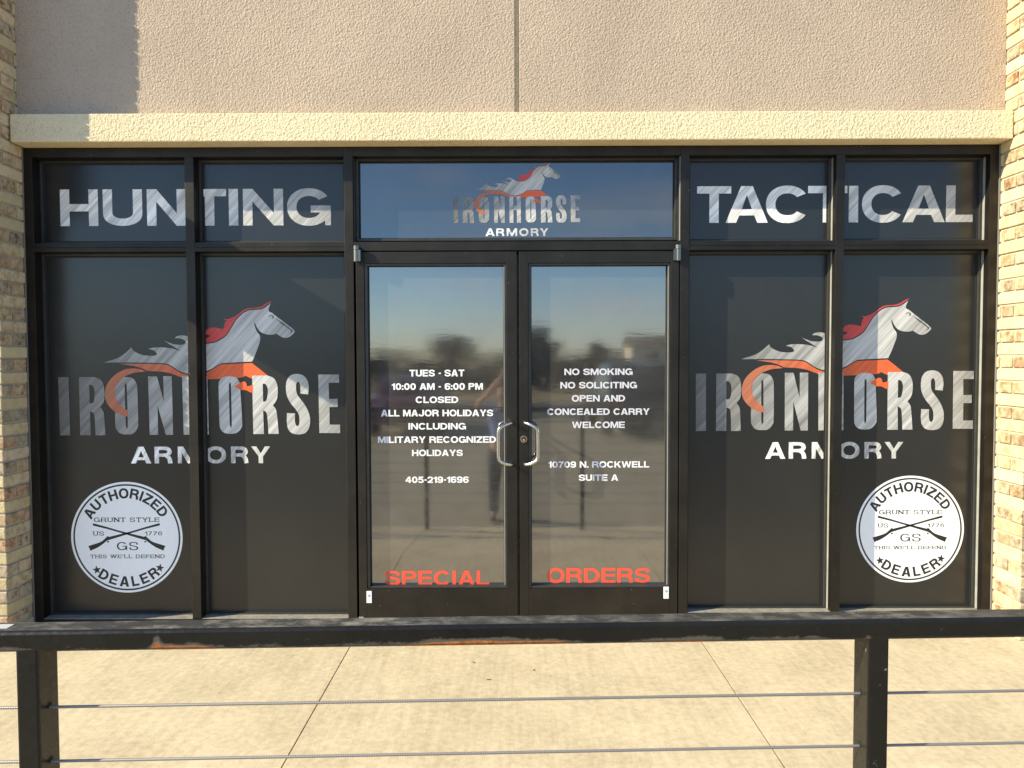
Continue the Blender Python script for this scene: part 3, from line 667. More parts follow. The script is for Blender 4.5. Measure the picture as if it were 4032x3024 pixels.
b = MB(); b.tube([(lx, -.0094, lz-.004), (lx, -.012, lz-.004)], .0075, 16); b.build('keyway', M_BRASS, lk)
b = MB(); n = 260
for k in range(n):
    z0 = .03 + 2.08*k/n; x0 = .0196 + random.uniform(0, .0016)
    b.box(x0, x0 + random.uniform(.004, .0078), .012, .02, z0, z0 + 2.08/n*random.uniform(.7, 1.0))
b.build('brush_seal', M_BLACKV, dr)
for d, px, py in ((dl, 1453.5, 2351), (dr, 2623, 2334)):
    x, z = at(px, py, 0); s_ = MB(); s_.box(x-.0148, x+.0148, -.0008, .004, z-.034, z+.034); st = s_.build('white_tag', M_WHITE, d, 0.0007)
    q = Flat(-.0011); q.poly([(x-.005, z+.002), (x+.008, z+.002), (x+.008, z+.015), (x-.005, z+.015)]); q.build('blue_mark', plain('pale_blue_ink', (0.22, 0.30, 0.42), 0.5), st)

# ------------------------------------------------------------------ lettering on the doors
def line(fl, text, x0, x1, yt, yb, ox, oy, k, sx=.262, sy=.2, gap=.095):
    xa, xb = ox+x0/k, ox+x1/k; ya, yb2 = oy+yt/k, oy+yb/k
    X0 = at(xa, (ya+yb2)/2, fl.Y)[0]; X1 = at(xb, (ya+yb2)/2, fl.Y)[0]; xm = (xa+xb)/2
    fl.word(text, X0, X1, at(xm, yb2, fl.Y)[1], at(xm, ya, fl.Y)[1], sx, sy, gap)
LY = DG - 0.0012
f = Flat(LY)
for a in (('TUES - SAT', 493, 835, 720, 762), ('10:00 AM - 6:00 PM', 383, 950, 804, 845), ('CLOSED', 532, 797, 887, 927), ('ALL MAJOR HOLIDAYS', 316, 1014, 969, 1010), ('INCLUDING', 486, 845, 1052, 1092)):
    line(f, *a, 1300, 1000, 1.58)
for a in (('MILITARY RECOGNIZED', 297, 1032, 1135, 1175), ('HOLIDAYS', 509, 825, 1218, 1257), ('405-219-1696', 469, 862, 1385, 1424)):
    line(f, *a, 1300, 1000, 1.58)
f.build('hours_lettering', M_WHITE, dl)
f = Flat(LY)
for a in (('NO SMOKING', 1457, 1882, 713, 753), ('NO SOLICITING', 1432, 1909, 796, 836), ('OPEN AND', 1503, 1835, 878, 918), ('CONCEALED CARRY', 1350, 1988, 961, 1001), ('WELCOME', 1505, 1833, 1043, 1083)):
    line(f, *a, 1300, 1000, 1.58)
f.build('notice_lettering', M_LILAC, dr)
f = Flat(LY)
for a in (('10709 N. ROCKWELL', 1357, 1985, 1290, 1329), ('SUITE A', 1547, 1792, 1372, 1411)): line(f, *a, 1300, 1000, 1.58)
f.build('address_lettering', M_WHITE, dr)
f = Flat(LY); line(f, 'SPECIAL', 343, 990, 431, 523, 1300, 1974, 1.58, .235, .185, .12); f.build('red_lettering', M_REDV, dl)
f = Flat(LY); line(f, 'ORDERS', 1350, 1990, 414, 507, 1300, 1974, 1.58, .235, .185, .12); f.build('red_lettering', M_REDV, dr)
f = Flat(LY); line(f, 'ADT', 1012, 1058, 958, 982, 1300, 1000, 1.58, .26, .2, .06); f.build('alarm_sticker', plain('faint_blue_ink', (0.075, 0.085, 0.12), 0.4), dl)

# ------------------------------------------------------------------ window words and horse logo
FY = G - 0.0012
def big_word(parent, text, boxes, yt, yb, ox, oy, k, name):
    fl = Flat(FY); e = []
    ym = oy + (yt+yb)/2/k
    for a, c in boxes: e.append((at(ox+a/k, ym, FY)[0], at(ox+c/k, ym, FY)[0]))
    xm = ox + (boxes[0][0]+boxes[-1][1])/2/k
    z0, z1 = at(xm, oy+yb/k, FY)[1], at(xm, oy+yt/k, FY)[1]; X0, X1 = e[0][0], e[-1][1]
    fl.word(text, X0, X1, z0, z1, .258, .2, .1, uvf=lambda x, z: ((x-X0)/(X1-X0), (z-z0)/(X1-X0)), boxes=e)
    return fl.build(name, M_SILVERW, parent)
big_word(winL, 'HUNTING', [(374, 610), (640, 885), (914, 1158), (1200, 1408), (1422, 1483), (1512, 1762), (1786, 2058)], 1176, 1404, 0, 0, 1.58, 'word_lettering')
big_word(winR, 'TACTICAL', [(178, 390), (356, 619), (607, 873), (868, 1112), (1121, 1182), (1204, 1466), (1457, 1720), (1727, 1894)], 1156, 1384, 2632, 0, 1.58, 'word_lettering')

# outlines measured on the left window (photo pixels -> metres on the glass -> logo units: width of IRONHORSE = 1)
z1 = lambda p: (380+p[0]/4.148, 1170+p[1]/4.148, *p[2:]); z2 = lambda p: (750+p[0]/4.148, 1170+p[1]/4.148, *p[2:])
z3 = lambda p: (200+p[0]/3.3515, 1400+p[1]/3.3515, *p[2:]); z4 = lambda p: (750+p[0]/3.511, 1400+p[1]/3.511, *p[2:])
LX0, LZ0 = at(200+110/3.3515, 1400+1052/3.3515, FY); LX1 = at(750+2062/3.511, 1680, FY)[0]; LW = LX1-LX0
def unit(p):
    x, z = at(p[0], p[1], FY); return ((x-LX0)/LW, (z-LZ0)/LW, *p[2:])
def U(fn, pts): return [unit(fn(p)) for p in pts]
s1 = 1
body_o = U(z1, [(118, 1068, s1), (330, 1000), (450, 930), (530, 860), (572, 822, s1), (600, 870), (680, 920), (780, 950), (900, 958), (962, 950), (985, 930), (970, 900), (930, 867), (843, 848, s1), (920, 826), (1050, 820), (1200, 833), (1300, 855), (1384, 881, s1),
                (1330, 850), (1230, 790), (1150, 740), (1098, 703, s1), (1180, 743), (1280, 772), (1380, 778), (1437, 765), (1452, 735), (1440, 705), (1390, 682), (1330, 672), (1278, 672, s1), (1310, 642), (1370, 626), (1440, 628), (1500, 650), (1570, 700), (1640, 740)]) + \
         U(z2, [(190, 757), (300, 758), (400, 742), (500, 695), (575, 640), (628, 575), (678, 490), (738, 390), (805, 315), (885, 248), (980, 212), (1080, 208), (1170, 193), (1240, 153), (1312, 98, s1), (1290, 150), (1275, 200), (1287, 236), (1330, 255), (1400, 310), (1560, 432), (1662, 510), (1706, 563, s1), (1660, 618), (1600, 655), (1540, 665), (1470, 640), (1408, 597, s1),
                (1330, 612), (1230, 605), (1150, 570), (1090, 500), (1045, 400, s1), (1045, 450), (1062, 510), (1090, 570), (1128, 620), (1140, 670), (1125, 750), (1080, 880), (1040, 980), (1010, 1052, s1), (860, 1058), (510, 1078, s1), (440, 1110), (330, 1178), (200, 1232)]) + \
         U(z1, [(1680, 1250), (1600, 1262), (1495, 1250), (1420, 1232), (1330, 1192), (1250, 1138), (1180, 1100), (1100, 1080), (900, 1072), (600, 1067), (380, 1067)])
belly_o = U(z1, [(363, 1088, s1), (600, 1086), (900, 1090), (1100, 1098), (1200, 1128), (1300, 1193), (1400, 1247), (1500, 1270), (1620, 1282)]) + \
          U(z2, [(195, 1263), (330, 1198), (460, 1118), (510, 1098, s1), (860, 1082), (1000, 1075, s1), (1100, 1150), (1200, 1230), (1275, 1290, s1), (1000, 1328, s1), (940, 1303), (895, 1278, s1), (862, 1305), (780, 1318), (520, 1332), (280, 1342, s1)]) + \
          U(z1, [(1815, 1340), (1700, 1340), (1560, 1332), (1450, 1322), (1390, 1310), (1300, 1277), (1200, 1242), (1050, 1216), (900, 1208), (820, 1203, s1), (750, 1165), (600, 1122)])
tail_o = U(z3, [(1257, 212, s1), (1190, 182), (1100, 170), (1000, 178), (900, 220), (810, 290), (750, 370), (722, 450), (716, 530), (740, 620), (800, 700), (880, 760), (960, 795), (1015, 803, s1), (1018, 725, s1), (960, 690), (900, 630), (860, 560), (846, 480), (860, 410), (900, 350), (960, 290), (1020, 255), (1120, 225)])
hoof_o = U(z2, [(722, 1465, s1), (760, 1430), (810, 1400), (850, 1380), (890, 1380), (915, 1410), (925, 1452, s1), (960, 1450), (1020, 1430, s1), (1020, 1566, s1), (970, 1550), (910, 1520), (830, 1517, s1)])
mane_o = U(z2, [(543, 350, s1), (570, 358), (620, 356), (700, 325), (790, 268), (870, 208), (950, 180), (1080, 169), (1170, 144), (1240, 99), (1300, 74), (1332, 70, s1), (1262, 113), (1180, 168), (1100, 188), (980, 192), (885, 225), (800, 295), (732, 370), (672, 470), (622, 556), (568, 622), (494, 676), (400, 722), (300, 740), (190, 734), (130, 700), (112, 652, s1), (185, 648), (240, 662), (290, 660), (318, 635), (290, 612), (215, 610, s1), (230, 575), (280, 522), (350, 497), (430, 500), (500, 515), (540, 510), (553, 450), (572, 402), (607, 380, s1), (570, 376)])
face_line = U(z2, [(1393, 350, s1), (1480, 405), (1600, 492), (1665, 545, s1), (1668, 562), (1612, 606, s1), (1640, 575), (1648, 553, s1), (1590, 505), (1470, 420)])
eye_line = U(z2, [(1268, 325, s1), (1290, 302), (1320, 296), (1352, 306), (1362, 330), (1345, 352), (1318, 356, s1), (1338, 342), (1344, 322), (1325, 308), (1300, 310)])
LET = []                                         # IRONHORSE
LET.append((U(z3, [(98, 285, 1), (235, 285, 1), (257, 1052, 1), (122, 1053, 1)]), []))
LET.append((U(z3, [(372, 284, 1), (570, 284, 1), (650, 312), (695, 375), (710, 500), (700, 610), (655, 680, 1), (690, 730), (705, 800), (722, 1052, 1), (592, 1052, 1), (580, 820), (562, 755), (520, 741, 1), (527, 1052, 1), (390, 1052, 1)]),
            [U(z3, [(508, 388, 1), (542, 392), (572, 435), (580, 510), (573, 590), (553, 624), (516, 632, 1)])]))
LET.append((U(z3, [(846, 440), (856, 360), (905, 300), (985, 283), (1075, 297), (1125, 355), (1143, 450), (1155, 880), (1140, 970), (1085, 1030), (1005, 1041), (920, 1028), (870, 975), (852, 890)]), [U(z3, [(976, 400), (990, 389), (1003, 400), (1018, 925), (1005, 938), (992, 925)])]))
LET.append((U(z3, [(1285, 275, 1), (1402, 275, 1), (1492, 605, 1), (1485, 272, 1), (1598, 272, 1), (1615, 1046, 1), (1520, 1046, 1), (1410, 660, 1), (1418, 1046, 1), (1307, 1046, 1)]), []))
LET.append((U(z3, [(1733, 272, 1), (1850, 272, 1)]) + U(z3, [(1856, 545, 1), (1958, 545, 1), (1953, 275, 1)]) + U(z4, [(235, 285, 1), (257, 1092, 1), (135, 1092, 1)]) + U(z3, [(1962, 672, 1), (1860, 672, 1), (1870, 1044, 1), (1755, 1044, 1)]), []))
LET.append((U(z4, [(390, 440), (402, 350), (460, 298), (538, 287), (625, 303), (672, 355), (688, 450), (715, 900), (705, 1000), (645, 1065), (560, 1081), (470, 1068), (415, 1010), (402, 910)]), [U(z4, [(532, 405), (546, 394), (560, 405), (572, 955), (558, 969), (545, 955)])]))
LET.append((U(z4, [(853, 278, 1), (1060, 275, 1), (1145, 308), (1192, 380), (1208, 480), (1195, 605), (1140, 690, 1), (1180, 740), (1198, 830), (1222, 1083, 1), (1080, 1083, 1), (1065, 860), (1048, 785), (1005, 756, 1), (1018, 1085, 1), (870, 1085, 1)]), [U(z4, [(1000, 388, 1), (1040, 397), (1066, 445), (1070, 510), (1055, 610), (1025, 637), (1005, 637, 1)])]))
LET.append((U(z4, [(1628, 538, 1), (1520, 525, 1), (1520, 440), (1510, 385), (1490, 362), (1470, 377), (1460, 410), (1465, 500), (1490, 560), (1560, 650), (1620, 750), (1650, 840), (1655, 920), (1640, 1000), (1590, 1070), (1490, 1090), (1400, 1070), (1350, 1010), (1333, 920), (1335, 795, 1), (1447, 800, 1), (1445, 900), (1460, 960), (1480, 975), (1500, 958), (1508, 910), (1500, 820), (1460, 750), (1380, 650), (1330, 540), (1320, 420), (1335, 340), (1380, 277), (1470, 253), (1560, 275), (1615, 340), (1635, 430)]), []))
LET.append((U(z4, [(1767, 262, 1), (2055, 262, 1), (2055, 375, 1), (1910, 375, 1), (1917, 600, 1), (2035, 597, 1), (2037, 710, 1), (1922, 712, 1), (1925, 955, 1), (2070, 955, 1), (2070, 1072, 1), (1783, 1070, 1)]), []))
ARM = [('A', 1057, 1325, 0), ('R', 1370, 1607, 0), ('M', 1677, 1982, 0), ('O', 207, 492, 1), ('R', 560, 803, 1), ('Y', 840, 1103, 1)]
def logo(parent, X0, Z0, W, Y, shift_mid=0.0):
    """the running-horse shop logo; X0, Z0 = lower left of the word, W = its width"""
    mp = lambda pts: [(X0 + p[0]*W, Z0 + p[1]*W, *p[2:]) for p in pts]
    uvf = lambda x, z: ((x-X0)/W, (z-Z0)/W)
    f = Flat(Y); f.poly(smooth_path(mp(body_o), 5), (), uvf); root = f.build('horse_logo', M_SILVER, parent)
    f = Flat(Y - .0003); f.poly(smooth_path(mp(face_line), 4)); f.poly(smooth_path(mp(eye_line), 4)); f.build('face_lines', M_BLACKV, root)
    f = Flat(Y); f.poly(smooth_path(mp(mane_o), 5), (), uvf); f.build('mane', M_RED, root)
    f = Flat(Y); f.poly(smooth_path(mp(belly_o), 5), (), uvf); f.build('belly', M_ORANGE, root)
    f = Flat(Y - .0007)
    for o_, h_ in LET: f.poly(smooth_path(mp(o_), 4), [smooth_path(mp(h), 4) for h in h_], uvf)
    f.build('name_lettering', M_SILVER, root)
    f = Flat(Y - .0016); f.poly(smooth_path(mp(tail_o), 5), (), uvf); f.build('tail', M_ORANGE, root)
    f = Flat(Y - .0016); f.poly(smooth_path(mp(hoof_o), 4), (), uvf); f.build('hoof', M_ORANGE, root)
    f = Flat(Y); bx = []
    for c, a, e, k in ARM: bx.append((mp([unit((z4 if k else z3)((a, 1340)))])[0][0], mp([unit((z4 if k else z3)((e, 1340)))])[0][0]))
    zb = mp([unit(z3((1500, 1423)))])[0][1]; zt = mp([unit(z3((1500, 1202)))])[0][1]
    xa, xb = bx[0][0], bx[-1][1]
    f.word('ARMORY', xa, xb, zb, zt, .262, .2, .1, lambda x, z: ((x-xa)/(xb-xa), (z-zb)/(xb-xa)*.6), boxes=bx); f.build('small_lettering', M_SILVERA, root)
logo(winL, LX0, LZ0, LW, FY)
RX0, RZ0 = at(2700+69/1.907, 1420+528/1.907, FY); RX1 = at(2700+2154/1.907, 1690, FY)[0]
logo(winR, RX0, RZ0, RX1-RX0, FY)
TX0, TZ0 = at(1300+766/1.58, 1389/1.58, FY); TX1 = at(1300+1554/1.58, 870, FY)[0]
logo(ent, TX0, TZ0, TX1-TX0, FY)

# ------------------------------------------------------------------ round dealer stickers
def dealer_sticker(label, px, py, rpx):
    cx, cz = at(px, py, FY); r = at(px+rpx, py, FY)[0] - cx; k = r/760.0; Y = FY - .0002
    root = Flat(Y); root.poly([(cx+r*math.cos(2*PI*i/96), cz+r*math.sin(2*PI*i/96)) for i in range(96)])
    o = root.build('dealer_sticker', M_STICK); tag(o, label, 'sticker', 'round dealer stickers on the windows')
    E_ = lambda x, y: (cx + (x-828)*k, cz - (y-815)*k)
    f = Flat(Y - .0004); circ = lambda q: [(cx+q*k*math.cos(2*PI*i/96), cz+q*k*math.sin(2*PI*i/96)) for i in range(96)]
    f.poly(circ(729), [circ(707)]); f.build('ring', M_BLACKV, o)
    for a_ in (('AUTHORIZED', cx, cz, 603*k, 146.5, 35.5, 138*k, .80, .23, .19), ('DEALER', cx, cz, 607*k, 238, 306, 140*k, .80, .23, .19, False)):
        f = Flat(Y - .0004); f.arc(*a_); f.build('arc_lettering', M_INK, o)
    for tx, x0, x1, y0, y1, sx, sy in (('GRUNT STYLE', 385, 1275, 543, 603, .23, .12), ('US', 372, 518, 733, 790, .23, .12), ('1776', 1075, 1310, 735, 787, .2, .12), ('GS', 690, 980, 880, 990, .2, .1), ("THIS WE'LL DEFEND", 325, 1340, 1052, 1101, .22, .13)):
        X0, Z1 = E_(x0, y0); X1, Z0 = E_(x1, y1); f = Flat(Y - .0004); f.word(tx, X0, X1, Z0, Z1, sx, sy, .24, serif=True); f.build('serif_lettering', M_BLACKV, o)
    f = Flat(Y - .0004)
    rifle = [(367, 630, 1), (378, 622, 1), (560, 672, 1), (690, 712, 1), (800, 742, 1), (900, 768, 1), (1080, 812), (1110, 822), (1150, 858), (1200, 885), (1352, 934, 1), (1335, 965), (1326, 998, 1), (1232, 958), (1150, 905), (1095, 862), (1040, 842, 1), (900, 800, 1), (790, 765, 1), (560, 698, 1), (370, 652, 1)]
    for mirror in (0, 1):
        f.k = 0; f.poly(smooth_path([(*E_(p[0] if not mirror else 1650-p[0], p[1]), *p[2:]) for p in rifle], 3))
        g = [(1096, 868), (1085, 888), (1068, 884), (1062, 866)]; f.poly([E_(q[0] if not mirror else 1650-q[0], q[1]) for q in g])
        h2 = [(1060, 812), (1075, 798), (1095, 803), (1104, 816)]; f.poly([E_(q[0] if not mirror else 1650-q[0], q[1]) for q in h2])
    f.build('crossed_rifles', M_INK, o)
    for sx_, sy_, t in ((409, 1262, 8), (1270, 1236, -10)):
        c0 = E_(sx_, sy_); f = Flat(Y - .0004); f.poly([(c0[0]+(62 if i % 2 == 0 else 26)*k*math.cos(R(90+36*i+t)), c0[1]+(62 if i % 2 == 0 else 26)*k*math.sin(R(90+36*i+t))) for i in range(10)]); f.build('star', M_INK, o)
    return o
dealer_sticker('round white crossed rifles sticker in shade below the HUNTING window logo', 499.6, 2115.8, 219.5)
dealer_sticker('round white crossed rifles sticker in sun below the TACTICAL window logo', 3583.3, 2083.5, 212.0)

# ------------------------------------------------------------------ railing
ry = lambda x: -2.871 + 0.0327*x
rl = thing('railing', 'black steel cable railing with a rusty top rail along the walkway edge', 'railing', (0, -2.87, 0))
def rail_piece(x0, x1):
    """top tube 38 x 52 mm in short lengths so that the wear can vary along it"""
    n = max(2, int((x1-x0)/0.006)); vs = []; fs = []; wear = []; mi = []
    h, dp, q = .0375, .052, .006; zt = 1.0575
    prof = [(q, 0), (dp-q, 0), (dp, -q), (dp, -h+q), (dp-q, -h), (q, -h), (.0022, -h+.0022), (0, -h+q), (0, -h+.016), (0, -q), (.0022, -.0022)]
    wv = [0, 0, 0, .1, .3, .55, .62, .50, .24, 0, .05]; m_ = len(prof)
    for i in range(n+1):
        x = x0 + (x1-x0)*i/n
        seam = max(math.exp(-((x+.626)/.008)**2), math.exp(-((x-.638)/.007)**2)*.8)
        spot = .42*math.exp(-((x+.572)/.055)**4) + .42*math.exp(-((x+.035)/.155)**4) + .1*math.exp(-((x-.33)/.1)**2)
        for (a, z), w_ in zip(prof, wv): vs.append((x, ry(x)+a, zt+z)); wear.append(min(1, w_*(.84+spot*1.5) + seam*.34*(1 if a < .003 else 0)))
    for i in range(n):
        for k in range(m_):
            fs.append((i*m_+k, i*m_+(k+1) % m_, (i+1)*m_+(k+1) % m_, (i+1)*m_+k)); mi.append(1 if k == 0 else 0)
    fs += [tuple(range(m_)), tuple(n*m_+k for k in range(m_-1, -1, -1))]; mi += [0, 0]
    b = MB(); b.v = vs; b.f = [tuple(reversed(f_)) for f_ in fs]; b.mi = mi
    o = b.build('top_rail', [M_RAIL, M_RAILTOP], rl)
    bm = bmesh.new(); bm.from_mesh(o.data); bmesh.ops.recalc_face_normals(bm, faces=bm.faces[:]); bm.to_mesh(o.data); bm.free()
    a = o.data.attributes.new('wear', 'FLOAT', 'POINT'); a.data.foreach_set('value', wear)
rail_piece(-3.9, 3.9)
XL0, XL1, XR0, XR1 = -0.8690, -0.8305, 0.6375, 0.6750
posts = [(XL0-1.48, XL1-1.48), (XL0, XL1), (XR0, XR1), (XR0+1.48, XR1+1.48)]
CZ = [0.9095-.0985*k for k in range(9)]
for a, c in posts:
    xm = (a+c)/2; b = MB(); b.box(a, c, ry(xm)+.001, ry(xm)+.058, -.22, 1.0300)
    p = b.build('post', M_RAIL, rl, 0.004)
    wr = p.data.attributes.new('wear', 'FLOAT', 'POINT'); wr.data.foreach_set('value', [.04]*len(p.data.vertices))
    for z in CZ[:3] if abs(xm) < 1 else ():
        yc = ry(xm)+.030
        for x, s_ in ((a, -1), (c, 1)):
            h = MB(); h.tube([(x - s_*.004, yc, z+.004), (x + s_*.0006, yc, z+.004)], .0062, 12); h.build('cable_hole', M_HOLE, p)
for z in CZ:
    b = MB(); pts = [(x, ry(x)+.030, z + .00005) for x in np.linspace(-3.85, 3.85, 15)]; b.tube(pts, .0026, 10); b.build('cable', M_CABLE, rl, 0.0, True)
b = MB(); x0 = -0.905; b.box(-.94, -.892, ry(x0)+.016, ry(x0)+.036, 1.0570, 1.0584); b.build('white_tag', plain('grey_tape', (0.42, 0.42, 0.40), .7), rl)

# ------------------------------------------------------------------ litter on the walkway
def floor_at(px, py):
    d = AX[0]*((px-2016)/FPX) - AX[1]*((py-1512)/FPX) + AX[2]; t = -CAM_H/d.z
    return d.x*t, -CAM_D + d.y*t
for i, (px, py, l_, wd, rz, lab) in enumerate([(1866, 2609, .022, .006, -.9, 'small dark twig scrap on the concrete walkway nearest the rail'), (1924, 2677, .019, .008, 0, 'flat dark leaf scrap on the walkway below the twig scrap'),
                                             (2103, 2639, .011, .007, .5, 'curled dark leaf scrap on the walkway right of the twig scrap'), (2168, 2662, .007, .005, 0, 'tiny dark leaf crumb on the walkway, rightmost of the scraps')]):
    x, y = floor_at(px, py); b = MB(); n = 10
    top = [(l_/2*math.cos(2*PI*k/n)*(1+.25*random.uniform(-1, 1)), wd/2*math.sin(2*PI*k/n)*(1+.4*random.uniform(-1, 1)), .0022+.0012*math.sin(k*1.7)) for k in range(n)]
    b.add(top + [(p[0], p[1], .0002) for p in top], [tuple(range(n)), tuple(range(2*n-1, n-1, -1))] + [(k, n+k, n+(k+1) % n, (k+1) % n) for k in range(n)])
    o = b.build('leaf_scrap', plain('dead_leaf', (0.07, 0.055, 0.035), .9) if i == 0 else bpy.data.materials['dead_leaf'], None, loc=(x, y, 0)); o.rotation_euler = (0, 0, rz)
    tag(o, lab, 'litter', 'leaf scraps on the walkway')

# ------------------------------------------------------------------ the photographer (seen mirrored in the doors)
GZ = -0.42
person = thing('person', 'person in a blue shirt and dark jeans raising a phone, mirrored in the doors', 'person', (-0.13, -4.56, GZ)); person.scale = (.93, .93, .93)
def skin_mesh(name, verts, edges, m, parent, lev=1):
    me = bpy.data.meshes.new(name+'_rig'); me.from_pydata([v[0] for v in verts], edges, []); o = bpy.data.objects.new(name+'_rig', me); C.objects.link(o)
    sk = o.modifiers.new('skin', 'SKIN'); me_s = me.skin_vertices[0].data if me.skin_vertices else None
    if me_s is None:
        bm = bmesh.new(); bm.from_mesh(me); bm.verts.layers.skin.verify(); bm.to_mesh(me); bm.free(); me_s = me.skin_vertices[0].data
    for i, v in enumerate(verts): me_s[i].radius = v[1] if isinstance(v[1], tuple) else (v[1], v[1])
    me_s[0].use_root = True
    sd = o.modifiers.new('sub', 'SUBSURF'); sd.levels = lev; sd.render_levels = lev
    dg = bpy.context.evaluated_depsgraph_get(); dg.update()
    nm = bpy.data.meshes.new_from_object(o.evaluated_get(dg)); nm.name = name
    bpy.data.objects.remove(o); bpy.data.meshes.remove(me)
    nm.materials.clear(); nm.materials.append(m); nm.polygons.foreach_set('use_smooth', [True]*len(nm.polygons))
    r = bpy.data.objects.new(name, nm); C.objects.link(r); r.parent = parent
    return r
V = []; Ed = []
def vt(p, r, prev=None):
    V.append((p, r)); i = len(V)-1
    if prev is not None: Ed.append((prev, i))
    return i
pel = vt((0, 0, .95), (.145, .105)); sp = vt((0, -.01, 1.12), (.13, .10), pel); ch = vt((0, -.015, 1.32), (.155, .11), sp); nb = vt((0, 0, 1.46), .075, ch); nk = vt((0, .015, 1.53), .052, nb)
jaw = vt((0, .03, 1.585), (.062, .072), nk); hd = vt((0, .025, 1.66), (.075, .092), jaw); tp2 = vt((0, .015, 1.735), (.058, .075), hd)
nose = vt((0, .125, 1.632), .011, hd)
for s_ in (-1, 1):
    ear = vt((s_*.082, .012, 1.645), .014, hd)
    a = vt((s_*.165, -.015, 1.435), .066, ch); e = vt((s_*.335, .185, 1.50), .043, a); fm = vt((s_*.23+.05, .27, 1.66), .040, e); wr = vt((s_*.105+.09, .335, 1.865), .027, fm)
    pm = vt((s_*.082+.09, .360, 1.925), (.034, .016), wr)
    for k, (dx, L_, rr_) in enumerate(((-.030, .060, .0085), (-.010, .068, .009), (.011, .064, .009), (.031, .050, .008))):
        k1 = vt((s_*.062+.09, .384, 1.955+dx*.9), rr_, pm); vt((s_*(.062-L_*.55)+.09, .396, 1.957+dx*.95), rr_*.9, k1)
    th = vt((s_*.068+.09, .350, 1.905), .011, pm); vt((s_*.038+.09, .350, 1.918), .009, th)
    hp = vt((s_*.10, 0, .88), .108, pel); kn = vt((s_*.115, .015, .49), .066, hp); an = vt((s_*.125, -.005, .085), .043, kn); vt((s_*.14, .13, .045), .038, an)
bd = skin_mesh('body', V, Ed, M_SKIN, person, 1)
V = []; Ed = []
pel = vt((0, 0, .93), (.165, .125)); sp = vt((0, -.01, 1.12), (.153, .122), pel); ch = vt((0, -.015, 1.33), (.172, .128), sp); nb = vt((0, -.002, 1.455), .082, ch)
for s_ in (-1, 1):
    a = vt((s_*.168, -.015, 1.437), .083, ch); vt((s_*.27, .10, 1.475), .066, a)
skin_mesh('shirt', V, Ed, M_SHIRT, person)
V = []; Ed = []
pel = vt((0, 0, .97), (.158, .118)); 
for s_ in (-1, 1):
    hp = vt((s_*.102, 0, .86), .122, pel); kn = vt((s_*.116, .013, .49), .082, hp); vt((s_*.126, -.006, .07), .068, kn)
skin_mesh('jeans', V, Ed, M_JEANS, person)
for s_ in (-1, 1):
    b = MB(); b.sphere((s_*.138, .05, .045), .1, 14, 8, (.46, 1.35, .46)); b.build('shoe', M_SHOE, person, 0.0, True, loc=(0, 0, 0))
b = MB(); b.sphere((0, .004, 1.695), .1, 18, 12, (.92, 1.06, .95)); h = b.build('hair', M_HAIR, person, 0.0, True, loc=(0, 0, 0))
for v in h.data.vertices:
    if v.co.y > .035 and v.co.z < 1.725: v.co.y = .035
    if v.co.z < 1.64: v.co.z = 1.64
for s_ in (-1, 1):
    b = MB(); b.sphere((s_*.031, .104, 1.657), .0125, 12, 8); b.build('eye', M_WHITE, person, 0.0, True, loc=(0, 0, 0))
b = MB(); b.box(-.026, .026, .100, .1085, 1.592, 1.601); b.build('mouth', plain('lips', (0.36, 0.13, 0.11), .6), person, 0.003, loc=(0, 0, 0))
ph = thing('phone', 'black phone held up in both hands, mirrored in the doors', 'phone', (-0.05, -4.186, 1.46))
b = MB(); b.box(-.085, .015, -4.190, -4.182, 1.375, 1.545); b.build('phone_body', M_PHONE, ph, 0.003)
b = MB(); b.tube([(0, -4.182, 1.53), (0, -4.1795, 1.53)], .008, 16); b.build('lens', M_CGLASS, ph)

